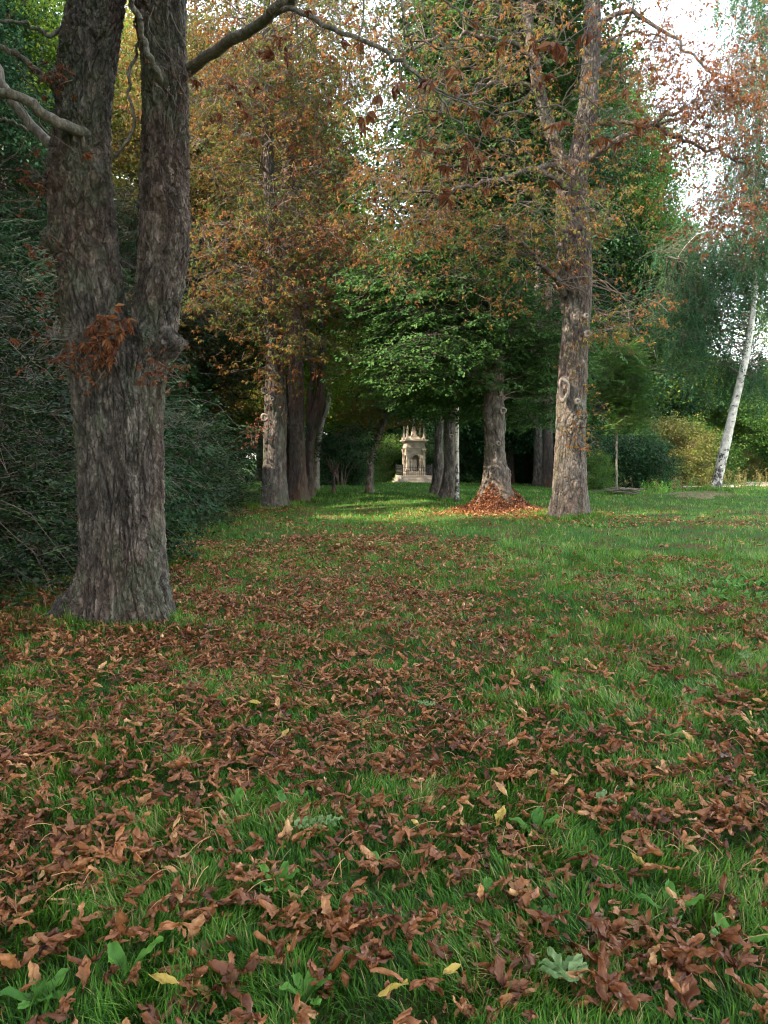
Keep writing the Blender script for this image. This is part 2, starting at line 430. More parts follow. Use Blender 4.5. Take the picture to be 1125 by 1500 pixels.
# ---- leaf sprays: prototypes as (verts, tris, rnd, mat)
def kite(L, wd_, fold):
    return np.array([(0, 0, 0), (L * 0.45, wd_ / 2, fold), (L, 0, -0.12 * L), (L * 0.45, -wd_ / 2, fold)])
KT = np.array([(0, 1, 2), (0, 2, 3)])
def proto(kind, seed):
    r = np.random.default_rng(seed)
    V = []; T = []; RR = []; MM = []; n = 0
    def leaf(pos, yaw, pit, rol, L, w, fold, rv):
        nonlocal n
        Rm = rotmats(np.array([yaw]), np.array([pit]), np.array([rol]))[0]
        V.append(kite(L, w, fold) @ Rm.T + pos); T.append(KT + n); RR.extend([rv, rv]); MM.extend([0, 0]); n += 4
    def curl(pos, yaw, pit, L, w, rv):
        # a curled leaflet: two segments, bent tip
        nonlocal n
        b = r.uniform(-0.7, 0.5)
        Rm = rotmats(np.array([yaw]), np.array([pit]), np.array([r.uniform(-0.8, 0.8)]))[0]
        v = np.array([(0, 0, 0), (L * .4, w * .42, w * .3), (L * .75, 0.0, L * b * .12), (L * .4, -w * .42, w * .3), (L * (1 - abs(b) * .25), w * .15 * b, L * b * .42)])
        V.append(v @ Rm.T + pos); T.append(np.array([(0, 1, 2), (0, 2, 3), (1, 4, 2), (2, 4, 3)]) + n); RR.extend([rv] * 4); MM.extend([0] * 4); n += 5
    def stick(a, b, w):
        nonlocal n
        a = np.array(a); b = np.array(b)
        V.append(np.array([a + (0, w, 0), a - (0, w, 0), b, a + (0, 0, w * 1.6)])); T.append(np.array([(0, 1, 2), (1, 3, 2), (3, 0, 2)]) + n); RR.extend([0.5] * 3); MM.extend([1] * 3); n += 4
    if kind == 'chestnut':
        L = r.uniform(0.3, 0.5)
        pts = [np.array((0, 0, 0)), np.array((L * .5, 0, -.06 - .1 * r.random())), np.array((L, 0, -.05))]
        stick(pts[0], pts[1], .004); stick(pts[1], pts[2], .0035)
        for c in range(4):
            b = pts[1] * r.random() + pts[2] * .8 * r.random()
            ya = r.uniform(-2.4, 2.4); e = b + np.array((math.cos(ya), math.sin(ya), r.uniform(-.4, .5))) * r.uniform(.05, .12)
            stick(b, e, .0025)
            for k in range(r.integers(3, 6)):
                curl(e, ya + (k - 2) * .62 + r.uniform(-.3, .3), r.uniform(-.1, 1.3), r.uniform(.06, .14), r.uniform(.025, .055), r.random())
    elif kind == 'bigleaf':
        for c in range(1):
            for k in range(6):
                curl(np.zeros(3), (k - 2.5) * .6 + r.uniform(-.2, .2), r.uniform(.3, 1.3), r.uniform(.10, .17), r.uniform(.05, .08), r.random())
    elif kind == 'maple':
        L = r.uniform(0.4, 0.6)
        stick((0, 0, 0), (L, 0, -.08), .004)
        for k in range(16):
            s = r.random(); y = r.uniform(-.22, .22) * (1.1 - s * .5)
            leaf(np.array((s * L, y, -.06 * s - abs(y) * .3 + r.uniform(-.02, .02))), math.copysign(r.uniform(.2, 1.3), y), r.uniform(.05, .7), r.uniform(-.5, .5), r.uniform(.07, .115), r.uniform(.06, .10), .008, r.random())
    elif kind == 'birch':
        L = r.uniform(.8, 1.3)
        stick((0, 0, 0), (.06, 0, -L), .003)
        for k in range(26):
            s = r.random()
            leaf(np.array((.06 * s + r.uniform(-.05, .05), r.uniform(-.05, .05), -s * L)), r.uniform(-3.1, 3.1), r.uniform(.3, 1.4), r.uniform(-.6, .6), r.uniform(.06, .085), r.uniform(.045, .06), .006, r.random())
    elif kind == 'privet':
        L = r.uniform(.3, .5)
        stick((0, 0, 0), (L, 0, .02), .003)
        for k in range(16):
            s = k / 15; sd_ = 1 if k % 2 else -1
            leaf(np.array((s * L, 0, .02 * s)), sd_ * r.uniform(.6, 1.2), r.uniform(-.5, .3), r.uniform(-.6, .6), r.uniform(.05, .08), r.uniform(.026, .04), .004, r.random())
    elif kind == 'needle':
        L = r.uniform(.4, .6)
        stick((0, 0, 0), (L, 0, -.12), .004)
        for k in range(26):
            s = k / 25; sd_ = 1 if k % 2 else -1
            leaf(np.array((s * L, 0, -.12 * s)), sd_ * r.uniform(.5, .9), r.uniform(.1, .9), r.uniform(-.6, .6), r.uniform(.07, .11), .016, .003, r.random())
    elif kind == 'far':
        for k in range(18):
            leaf(r.normal(size=3) * (.26, .26, .13), r.uniform(-3.1, 3.1), r.uniform(-.2, 1.1), r.uniform(-.7, .7), r.uniform(.10, .17), r.uniform(.08, .12), .012, r.random())
    return np.concatenate(V), np.concatenate(T), np.array(RR), np.array(MM)
PROTO = {k: [proto(k, s + i * 10) for s in range(5)] for i, k in enumerate(('chestnut', 'bigleaf', 'maple', 'birch', 'privet', 'needle', 'far'))}

def sprays(mb, pos, yaw, kind, scale=1.0, sc_var=0.25, pit=0.35, base=None, leafvar=0.5, pit0=0.0):
    """place leaf sprays; base = per-spray colour value in 0..1"""
    n = len(pos); ids = rng.integers(0, 5, n)
    if base is None: base = rng.random(n)
    for k in range(5):
        m = np.where(ids == k)[0]
        if not len(m): continue
        v, t, rr, mm = PROTO[kind][k]
        Rm = rotmats(yaw[m], pit0 + rng.normal(0, pit, len(m)), rng.normal(0, .3, len(m)))
        s = scale * (1 + rng.uniform(-sc_var, sc_var, len(m)))
        X = np.einsum('nij,vj->nvi', Rm, v) * s[:, None, None] + pos[m][:, None]
        off = (np.arange(len(m)) * len(v))[:, None, None]
        TT = (t[None] + off)
        rv = np.clip(base[m][:, None] * (1 - leafvar) + rr[None] * leafvar, 0, 1)
        l = mm == 0
        base_n = mb.n
        mb.V.append(X.reshape(-1, 3)); mb.n += X.shape[0] * X.shape[1]
        for sel, mat in ((l, 0), (~l, 1)):
            if sel.any():
                f = TT[:, sel].reshape(-1, 3) + base_n
                mb.T.append(f); mb.tr.append(np.broadcast_to(rv[:, sel], (len(m), sel.sum())).reshape(-1)); mb.tm.append(np.full(len(f), mat))

GAPS = [(np.array((1.7, 23.2, 0.0)), .85), (np.array((0.4, 21.4, 0.0)), .6), (np.array((-.7, 25.0, 0.0)), .95), (np.array((.7, 27.3, 0.0)), .8), (np.array((-1.2, 20.6, 0.0)), .45), (np.array((1.6, 45.0, 1.2)), 1.9), (np.array((-1.6, 41.0, 0)), 1.5), (np.array((-.4, 30.5, 0)), .8), (np.array((.6, 36.5, 0)), 1.2), (np.array((-2.0, 53.5, 4.5)), 3.8), (np.array((-2.6, 53.5, 9.5)), 3.4), (np.array((24, 50.0, 5.0)), 3.6), (np.array((16.2, 43.0, 2.0)), 3.2), (np.array((21.5, 47.0, 4.0)), 3.2), (np.array((17.5, 50.0, 4.0)), 3.0), (np.array((-2.6, 38.8, 6.0)), .9), (np.array((9.8, 33.0, 3.0)), 1.0)]   # openings in the canopy that let a patch of sun onto the lawn
def in_gap(p):
    g = np.zeros(len(p), bool)
    for q, r_ in GAPS:
        w = p - q; t = w @ np.array(SDIR); g |= (np.linalg.norm(w - t[:, None] * np.array(SDIR), axis=1) < r_) & (t > (1.7 * r_ if r_ > 2 else 0))
    return g
def crown(mb, blobs, kind, skel, nclus, nspray, spread=0.55, flat=0.5, scale=1.0, wood=None, limbs=True, twigs=True, droop=0.3, cbase=None, leafvar=0.5, shell=0.6, pit0=0.0, limb_r=0.03, pit=0.35, twr=0.004):
    """blobs: list of (centre, (rx,ry,rz), weight). skel: (n,3) points limbs start from. Twigs and leaves go to mb, limbs to wood."""
    wts = np.array([b[2] for b in blobs], float); wts /= wts.sum()
    skel = np.asarray(skel, float)
    for (c, r, _), w in zip(blobs, wts):
        k = max(1, int(round(nclus * w)))
        d = rng.normal(size=(k, 3)); d /= np.linalg.norm(d, axis=1, keepdims=True)
        rad = rng.random(k) ** (1 / 3 if shell == 0 else shell * 0.5)
        C_ = np.asarray(c) + d * rad[:, None] * np.asarray(r)
        if wood is not None and limbs:
            D = np.linalg.norm((C_[:, None] - skel[None]) * (1, 1, 1.0) + np.array((0, 0, 0)), axis=2) + 0.35 * np.maximum(0, skel[None, :, 2] - C_[:, None, 2])
            s = skel[np.argmin(D, 1)]
            m = 8; t = np.linspace(0, 1, m)[None, :, None]
            L = np.linalg.norm(C_ - s, axis=1)[:, None, None]
            P = s[:, None] * (1 - t) + C_[:, None] * t
            P[..., 2:] += (np.sin(t * math.pi) * L * 0.13)
            wv = rng.normal(size=(k, 4, 3)) * .06
            for q in range(3):
                P += (wv[:, q][:, None] * np.sin(t * math.pi * (q + 1)) * L * .8)
            R = limb_r * np.clip(L[:, :, 0] / 3, .4, 1.6) * (1 - .75 * t[..., 0]) * np.ones((k, m))
            V, qd = tubes(P, R, 5); wood.add(V, quads=qd)
        ns = rng.poisson(nspray, k) + 1
        ci = np.repeat(np.arange(k), ns); n = len(ci)
        off = rng.normal(size=(n, 3)) * (spread, spread, spread * flat)
        kp = ~in_gap(C_[ci] + off); ci = ci[kp]; off = off[kp]; n = len(ci)
        if n == 0: continue
        off[:, 2] -= droop * (off[:, 0]**2 + off[:, 1]**2)**.5 * .6
        pos = C_[ci] + off
        yaw = np.arctan2(off[:, 1], off[:, 0]) + rng.normal(0, .7, n)
        cb = (rng.random(k) if cbase is None else np.clip(rng.normal(cbase[0], cbase[1], k), 0, 1))
        base = np.clip(cb[ci] + rng.normal(0, .12, n), 0, 1)
        sprays(mb, pos, yaw, kind, scale, base=base, leafvar=leafvar, pit0=pit0, pit=pit)
        if twigs:
            tk_ = rng.random(n) < .6; ci, pos, off = ci[tk_], pos[tk_], off[tk_]; n = len(ci)
            m = 4; t = np.linspace(0, 1, m)[None, :, None]
            P = C_[ci][:, None] * (1 - t) + pos[:, None] * t
            P[..., 2:] += np.sin(t * math.pi) * np.linalg.norm(off, axis=1)[:, None, None] * .16
            P[:, 1:3] += rng.normal(0, .05, (n, 2, 3))
            V, qd = tubes(P, np.broadcast_to(np.array([1.5, 1.2, 1, .6]) * twr, (n, m)), 3)
            mb.add(V, quads=qd, mat=1)

def rows_px(rows, Y):
    """[(py, left px, right px)] at depth Y -> centre points and radii"""
    out = []
    for r in rows:
        y_, xl, xr = r[:3]; YY = r[3] if len(r) > 3 else Y
        c = at((xl + xr) / 2, y_, YY); e = at(xr, y_, YY)
        out.append((c, abs(e[0] - c[0])))
    return out
def trunk(mb, rows, nu=48, dz=0.05, amp=0.015, bscale=9.0, flute=0.05, flare=None, knots=(), seed=0, warp=0.02, mat=0, lump=0.0, zs=0.3, fine=0):
    """rows: [(centre, radius)] bottom to top. Horizontal rings with bark plates as real relief."""
    Z = np.array([r[0][2] for r in rows]); o = np.argsort(Z); Z = Z[o]
    C = np.array([rows[i][0] for i in o]); RD = np.array([rows[i][1] for i in o])
    nz = max(6, int((Z[-1] - Z[0]) / dz)); z = np.linspace(Z[0], Z[-1], nz)
    def smooth(a):
        k = max(3, int(0.25 / dz) | 1); pad = np.pad(np.interp(z, Z, a), k // 2, mode='edge'); return np.convolve(pad, np.ones(k) / k, 'valid')[:nz]
    cx, cyy, rr = smooth(C[:, 0]), smooth(C[:, 1]), smooth(RD)
    th = np.linspace(0, 2 * math.pi, nu, endpoint=False)
    T, ZZ = np.meshgrid(th, z); ct, st = np.cos(T), np.sin(T)
    rad = np.repeat(rr[:, None], nu, 1)
    flat_ = lambda a: a.ravel()
    R0 = float(np.mean(rr))
    pc = np.c_[flat_(ct * R0), flat_(st * R0), flat_(ZZ)] + seed * 5.37
    rad = rad * (1 + flute * fbm(pc * (2.2 / max(R0, .1) * .5, 2.2 / max(R0, .1) * .5, .55), 3).reshape(rad.shape))
    if flare:
        h, lobes, a, ph = flare
        e = np.exp(-((ZZ - z[0]) / h) * 1.6)
        rad = rad * (1 + a * e * (0.35 + 0.65 * np.maximum(0, np.cos(lobes * T + ph + .8 * np.sin(2 * T))) ** 1.5))
    if amp:
        q = pc * (bscale, bscale, bscale * zs)
        wv = np.stack([vnoise(q * .7 + 3.1), vnoise(q * .7 + 9.7), vnoise(q * .7 + 21.3)], 1)
        f1, f2 = worley(q + wv * 0.7)
        plates = sstep(0.0, 0.22, f2 - f1) - .5 + 0.35 * fbm(q * 2.3, 3)
        rad = rad + amp * (.75 if fine else 1) * plates.reshape(rad.shape)
        if fine:
            q = pc * (fine, fine, fine * .42); wv = np.stack([vnoise(q * .5 + 3.1), vnoise(q * .5 + 9.7), vnoise(q * .5 + 21.3)], 1)
            f1, f2 = worley(q + wv * 1.1)
            rad = rad + amp * .42 * (sstep(0.0, 0.25, f2 - f1) * (.6 + .4 * vnoise(q * 1.7)) - .5).reshape(rad.shape)
    if lump: rad = rad * (1 + lump * np.maximum(0, fbm(pc * (3, 3, 1.8), 2)).reshape(rad.shape))
    hi_ = z > z[0] + (flare[0] * 2.2 if flare else 0)
    if hi_.sum() < 4: hi_[:] = True
    rad = rad / np.percentile((rad / rr[:, None])[hi_], 82)      # keep the measured outline whatever the relief
    X = cx[:, None] + rad * ct; Yy = cyy[:, None] + rad * st
    Vv = np.stack([X, Yy, ZZ], -1).reshape(-1, 3)
    for (kc, kr, kh) in knots:
        d = Vv - np.asarray(kc); g = np.exp(-(d**2).sum(1) / kr**2)
        ax = np.stack([np.interp(kc[2], z, cx), np.interp(kc[2], z, cyy), kc[2]])
        dr = np.asarray(kc) - ax; dr /= np.linalg.norm(dr) + 1e-9
        nn = fbm(Vv * 14 + seed, 3)
        Vv = Vv + dr * (g * kh * (1 + .45 * nn))[:, None]
    idx = np.arange(nz * nu).reshape(nz, nu); a, b = idx[:-1], idx[1:]
    qd = np.stack([a, np.roll(a, -1, 1), np.roll(b, -1, 1), b], -1).reshape(-1, 4)
    mb.add(Vv, quads=qd, mat=mat)
    return np.c_[cx, cyy, z]
def surf_knot(px, py, Y, r): return at(px, py, Y) + np.array((0, -r, 0))

def ring(mb, c, r, t, tilt=0.0, yaw=0.0, n=20, k=8, mat=0, flat=1.0):
    """callus ring of a healed branch cut, facing -Y then yawed"""
    a = np.linspace(0, 2 * math.pi, n, endpoint=False)
    b = np.linspace(0, 2 * math.pi, k, endpoint=False)
    A, B = np.meshgrid(a, b, indexing='ij')
    rr = r * (1 + .12 * np.sin(3 * A + 1))
    x = (rr + t * np.cos(B)) * np.cos(A) * flat; z = (rr + t * np.cos(B)) * np.sin(A); y = -t * np.sin(B)
    V = np.stack([x, y, z], -1).reshape(-1, 3)
    cz, sz = math.cos(yaw), math.sin(yaw)
    V = V @ np.array([[cz, -sz, 0], [sz, cz, 0], [0, 0, 1]]).T + np.asarray(c)
    idx = np.arange(n * k).reshape(n, k)
    q = np.stack([idx, np.roll(idx, -1, 0), np.roll(np.roll(idx, -1, 0), -1, 1), np.roll(idx, -1, 1)], -1).reshape(-1, 4)
    mb.add(V, quads=q, mat=mat)

def shoots(mbl, c, n, L, out=(0, -1, 0), kind='chestnut', scale=.8, spread=.12, up=0.3):
    """tuft of thin water shoots with dead leaves on a burl"""
    c = np.asarray(c); out = np.asarray(out, float)
    d = rng.normal(size=(n, 3)) * .8 + out + (0, 0, up); d /= np.linalg.norm(d, axis=1, keepdims=True)
    st = c + rng.normal(size=(n, 3)) * spread * .5
    ln = L * rng.uniform(.4, 1.2, n)
    t = np.linspace(0, 1, 5)[None, :, None]
    P = st[:, None] + d[:, None] * t * ln[:, None, None]; P[..., 2:] += -.15 * t**2 * ln[:, None, None]
    P[:, 1:] += rng.normal(0, .02 * L, (n, 4, 3))
    V, q = tubes(P, np.broadcast_to(np.array([1, .9, .8, .6, .4]) * .004, (n, 5)), 3)
    mbl.add(V, quads=q, mat=1)
    return P[:, -1]

# ------------------------------------------------------------------ THE SETTING: ground
def make_ground():
    u = np.linspace(-1, 1, 320); xs = np.sinh(u * 5.2) / math.sinh(5.2) * 420
    v = np.linspace(0, 1, 420); ys = -60 + np.sinh(v * 1.0) * 0
    ys = np.concatenate([np.linspace(-200, -6, 20), np.linspace(-5.5, 60, 330), 60 + (np.linspace(0.02, 1, 60)**2.2) * 700])
    X, Y = np.meshgrid(xs, ys)
    Z = gz(X, Y)
    V = np.stack([X, Y, Z], -1).reshape(-1, 3)
    idx = np.arange(len(V)).reshape(X.shape)
    q = np.stack([idx[:-1, :-1], idx[:-1, 1:], idx[1:, 1:], idx[1:, :-1]], -1).reshape(-1, 4)
    tag(mk('ground', V, [q], M['ground'], smooth=True), kind='structure')
make_ground()
def make_path():
    # pale gravel path crossing behind the lawn on the right
    cl = [(ground(900, 716)), (ground(985, 713.5)), (ground(1060, 711.5)), ground(1125, 710), ground(1250, 709)]
    c = spline(cl, 60); w = np.interp(np.linspace(0, 1, 60), [0, .4, 1], [.5, 1.4, 2.6])
    V = []; m = 7
    for k in range(60):
        for j in range(m):
            s = (j / (m - 1) - .5) * 2
            x = c[k][0]; y = c[k][1] + s * w[k] + .25 * math.sin(k * .7 + s * 2) * abs(s)
            V.append((x, y, float(gz(x, y)) + .03))
    idx = np.arange(60 * m).reshape(60, m)
    q = np.stack([idx[:-1, :-1], idx[1:, :-1], idx[1:, 1:], idx[:-1, 1:]], -1).reshape(-1, 4)
    tag(mk('path', np.array(V), [q], M['path'], smooth=True), kind='structure')
make_path()

# ------------------------------------------------------------------ TREE A: the big twin-stemmed chestnut, left foreground
TA = ground(180, 905)
YA = float(TA[1])
def slim(rows, Y):
    return [(c, q * .93) for c, q in rows_px(rows, Y)]
def tree_A():
    root = empty('chestnut_tree', (TA[0], TA[1], TA[2]), 'massive dark twin stemmed chestnut tree with rough fissured bark in the left foreground', 'tree')
    mb = MB()
    low = slim([(925, 100, 262), (905, 104, 256), (880, 108, 252), (840, 114, 246), (780, 116, 243), (700, 113, 243), (640, 110, 243), (590, 106, 242), (550, 100, 244), (530, 97, 252), (512, 115, 238), (495, 142, 216), (478, 165, 198)], YA)
    kn = [(at(98, 525, YA) + (0, -.25, 0), .12, .16), (at(258, 512, YA) + (0, -.18, 0), .12, .21), (at(225, 528, YA) + (0, -.42, 0), .10, .13), (at(243, 548, YA) + (0, -.36, 0), .07, -.16), (at(125, 538, YA) + (0, -.42, 0), .10, .09), (at(175, 540, YA) + (0, -.45, 0), .09, .05),
          (at(212, 725, YA) + (0, -.4, 0), .06, .10), (at(214, 765, YA) + (0, -.4, 0), .07, .05), (at(158, 500, YA) + (0, -.45, 0), .12, .07),
          (at(90, 905, YA) + (0, -.2, 0), .22, .16), (at(110, 890, YA) + (0, -.25, 0), .25, .12), (at(240, 905, YA) + (0, -.3, 0), .2, .06)]
    # long healed seam: two lips with a groove between them, on the right of the stem
    for k in range(12):
        yy = 580 + k * 22; xx = 206 + 6 * math.sin(k * .5)
        kn.append((at(xx, yy, YA) + (0, -.4, 0), .055, .06)); kn.append((at(xx + 24, yy, YA) + (0, -.35, 0), .05, .045)); kn.append((at(xx + 12, yy, YA) + (0, -.40, 0), .045, -.11))
    trunk(mb, low, 520, 0.007, 0.050, 14, .05, (0.38, 5, .26, 2.6), kn, 1, zs=.17, fine=44)
    left = slim([(570, 112, 190), (540, 103, 195), (520, 98, 200), (470, 88, 192), (430, 82, 188), (400, 80, 183), (350, 68, 176), (300, 68, 173), (250, 65, 166), (205, 74, 164), (150, 80, 166), (100, 82, 173), (50, 88, 180), (0, 98, 187), (-80, 112, 195), (-250, 130, 200), (-600, 150, 195), (-900, 160, 180)], YA - .05)
    kl = [(at(96, 525, YA) + (0, -.2, 0), .12, .17), (at(125, 540, YA) + (0, -.40, 0), .10, .10), (at(110, 500, YA) + (0, -.3, 0), .08, .07), (at(80, 370, YA) + (0, -.3, 0), .09, .12), (at(90, 360, YA) + (0, -.2, 0), .1, .08), (at(66, 265, YA), .1, .08), (at(62, 290, YA), .1, .07), (at(125, 190, YA) + (0, -.3, 0), .13, .07), (at(88, 130, YA) + (0, -.2, 0), .1, .07), (at(150, 270, YA) + (0, -.25, 0), .1, .06), (at(135, 60, YA) + (0, -.3, 0), .12, .04)]
    SL = trunk(mb, left, 380, 0.007, 0.046, 14, .07, None, kl, 2, zs=.24, fine=44)
    right = slim([(560, 178, 240, YA - .05), (520, 180, 250, YA - .08), (470, 190, 263), (430, 192, 270), (400, 195, 276), (350, 199, 281), (300, 200, 281), (250, 202, 279), (200, 205, 279), (150, 206, 277), (100, 205, 276), (50, 198, 276), (0, 192, 276), (-80, 185, 272), (-250, 180, 255), (-600, 190, 240), (-900, 200, 220)], YA - .06)
    kr = [(at(256, 510, YA) + (0, -.2, 0), .11, .20), (at(225, 528, YA) + (0, -.38, 0), .09, .12), (at(246, 548, YA) + (0, -.3, 0), .07, -.12), (at(247, 300, YA) + (0, -.25, 0), .07, .09), (at(200, 265, YA), .08, .09), (at(262, 120, YA) + (0, -.1, 0), .1, .05), (at(225, 495, YA) + (0, -.3, 0), .07, .07), (at(255, 515, YA) + (0, -.2, 0), .13, .1), (at(245, 125, YA) + (0, -.2, 0), .08, .06)]
    SR = trunk(mb, right, 340, 0.007, 0.043, 15, .06, None, kr, 3, zs=.24, fine=46)
    mb.build('trunk', M['bark_old'], root, smooth=True)
    for sp in ([at(145, 208, YA - .05), at(112, 190, YA - .33), at(85, 180, YA - .5), at(55, 160, YA - .6), at(10, 135, YA - .7), at(-60, 118, YA - .8), at(-220, 60, YA - 1)],):
        b = MB(); limb(b, sp, .055, .034, 14, 60, wob=.05, seed=4); b.build('branch', M['bark_smooth'], root, smooth=True)
    for sp, r0, r1 in (([at(95, 225, YA + .3), at(60, 200, YA + .4), at(20, 150, YA + .5), at(-5, 100, YA + .5), at(-60, -20, YA + .6), at(-120, -160, YA + .8)], .055, .04),
                       ([at(85, 125, YA), at(68, 115, YA - .1), at(30, 85, YA - .2), at(0, 72, YA - .3), at(-80, 40, YA - .4)], .033, .02),
                       ([at(95, 40, YA), at(70, 52, YA - .1), at(50, 40, YA - .2), at(0, 25, YA - .5), at(-60, 0, YA - .5)], .022, .01),
                       ([at(275, 105, YA), at(300, 85, YA - .3), at(345, 55, YA - .8), at(395, 25, YA - 1.3), at(440, -20, YA - 1.7), at(500, -120, YA - 2.2)], .055, .032),
                       ([at(245, 150, YA + .1), at(236, 118, YA - .25), at(222, 90, YA - .36), at(205, 50, YA - .42), at(196, 0, YA - .5), at(180, -90, YA - .6)], .03, .024),
                       ([at(165, 232, YA), at(180, 215, YA - .1), at(196, 180, YA - .1), at(188, 120, YA - .1), at(205, 65, YA), at(200, 20, YA)], .018, .012),
                       ([at(40, 190, YA + 1), at(15, 178, YA + .9), at(-30, 165, YA + .8)], .016, .012)):
        b = MB(); limb(b, sp, r0, r1, 12, 50, wob=.05, seed=int(r0 * 999)); b.build('branch', M['bark_smooth'], root, smooth=True)
    # the arching overhead branch
    b = MB()
    arc = limb(b, [at(400, 22, YA - 1.3), at(425, 12, YA - 1.6), at(470, 35, YA - 1.9), at(530, 60, YA - 2.1), at(585, 92, YA - 2.3), at(625, 115, YA - 2.4)], .022, .012, 8, 50, wob=.04, seed=9)
    P1 = limb(b, [at(595, 98, YA - 2.35), at(640, 130, YA - 2.5), at(680, 150, YA - 2.5), at(730, 155, YA - 2.6), at(785, 135, YA - 2.7), at(860, 100, YA - 2.8)], .009, .004, 6, 50, wob=.05, seed=10)
    P2 = limb(b, [at(620, 112, YA - 2.4), at(650, 150, YA - 2.3), at(690, 205, YA - 2.2), at(715, 225, YA - 2.2)], .009, .003, 6, 40, wob=.05, seed=11)
    P3 = limb(b, [at(585, 92, YA - 2.3), at(590, 130, YA - 2.3), at(598, 165, YA - 2.3), at(590, 190, YA - 2.3)], .006, .003, 5, 30, wob=.05, seed=12)
    P4 = limb(b, [at(583, -20, YA - 3), at(590, 10, YA - 3), at(593, 35, YA - 3), at(610, 60, YA - 3), at(700, 78, YA - 3)], .010, .004, 6, 40, wob=.04, seed=13)
    P5 = limb(b, [at(525, 55, YA - 2.1), at(532, 30, YA - 2.1), at(533, -20, YA - 2.1)], .006, .005, 5, 20, seed=14)
    P6 = limb(b, [at(640, 135, YA - 2.4), at(720, 165, YA - 2.9), at(800, 158, YA - 3.1), at(860, 130, YA - 3.2), at(900, 90, YA - 3.2)], .006, .003, 6, 50, wob=.05, seed=15)
    P7 = limb(b, [at(650, 0, YA - 3.4), at(700, 35, YA - 3.4), at(770, 52, YA - 3.3), at(860, 60, YA - 3.2)], .005, .003, 5, 50, wob=.05, seed=16)
    b.build('branch', M['bark_smooth'], root, smooth=True)
    # thin hanging twigs
    cb = MB()
    ends = []
    def hang(a, L, n=7, dx=0.0, r=.004):
        a = np.asarray(a); k = rng.uniform(-.6, .6); pts = [a]
        for j in range(1, n):
            t = j / (n - 1); pts.append(a + np.array((dx * t + .12 * L * math.sin(t * 4 + k * 5), .1 * L * math.sin(t * 3 + k), -L * (t - .35 * t * t * t))) )
        limb(cb, pts, r, r * .4, 4, 22, mat=1, wob=.04, seed=int(abs(k) * 99))
        ends.append(np.array(pts[-1])); ends.append(np.array(pts[-3]))
    for P, n in ((arc, 7), (P1, 6), (P2, 5), (P6, 5), (P7, 3), (P4, 4)):
        for i in np.linspace(len(P) * .15, len(P) - 1, n).astype(int): hang(P[i], rng.uniform(.25, .8), dx=rng.uniform(-.5, .5))
    # overhead twig sprays that come down into the picture on both sides of the stems
    for (px, py, dd, L, dx) in ((300, 60, .2, .9, .3), (285, 200, 0, .8, .5), (330, 120, -.5, .9, .3), (283, 225, 0, 1.3, 1.1), (290, 120, .1, .7, .6), (350, 55, -.9, 1.0, .2), (395, 25, -1.3, 1.1, -.3), (430, 10, -1.6, 1.0, .2), (300, 330, 0, .7, .4),
                                (20, 140, -.6, .9, -.1), (60, 165, -.6, .5, .3), (5, 60, -.3, .9, .2), (50, 30, -.2, .7, .1), (100, 380, -.3, .5, -.3), (95, 300, -.2, .7, -.4), (70, 500, -.2, .4, -.3), (250, 20, -.3, 1.0, .6), (225, 10, -.4, 1.0, .4), (240, 60, -.4, 1.1, .7), (262, 110, -.2, .9, .9), (90, 420, -.3, .7, -.5)):
        hang(at(px, py, YA + dd), L, dx=dx, r=.0045)
    e = np.array(ends); sel = rng.random(len(e)) < .55; e = e[sel]
    sprays(cb, e, rng.uniform(-3, 3, len(e)), 'bigleaf', .62, base=rng.random(len(e)), pit=.5)
    # named clusters of larger leaves that read in the photograph
    cl = [(500, 60, -2.1, 1.0), (528, 62, -2.1, 1.1), (690, 30, -3.3, .9), (665, 75, -3, .7), (655, 48, -3, .8), (785, 60, -3.3, 1.3), (815, 62, -3.3, 1.3), (830, 75, -3.3, 1.0), (860, 45, -3.3, 1.3), (715, 192, -2.3, 1.0), (640, 205, -2.3, .9), (695, 102, -2.9, .8), (668, 133, -2.5, .8), (320, 245, -.2, .8), (375, 125, -.9, 1.0),
          (380, 75, -1, .9), (365, 135, -1, .8), (500, 270, -1, 1.0), (545, 290, -1, 1.1), (490, 275, -1, .8), (320, 375, 0, 1.0), (300, 378, 0, .9), (330, 372, 0, .8), (365, 438, 0, .8), (312, 400, 0, .6), (800, 110, -3, .9), (790, 120, -3, .8), (520, 10, -2, .7), (450, 15, -1.9, .7), (640, 170, -2.3, .6), (405, 300, -.5, .9), (375, 325, -.5, .8), (430, 20, -1.5, .7), (290, 10, -.5, .7), (10, 20, -.4, .6), (135, 530, -.5, .5), (950, 100, -3, .6)]
    cp = np.array([at(a, b_, YA + d) for a, b_, d, s in cl])
    for i, (a, b_, d, s) in enumerate(cl):
        sprays(cb, cp[i:i + 1], rng.uniform(-3, 3, 1), 'bigleaf', s * .5, base=rng.uniform(.2, 1, 1), pit=.4)
        P = spline([cp[i], cp[i] + (rng.uniform(-.15, .15), .05, .12), cp[i] + (rng.uniform(-.5, .5), .2, .45)], 10)
        V, q = tubes(P[None], np.full((1, 10), .003), 3); cb.add(V, quads=q, mat=1)
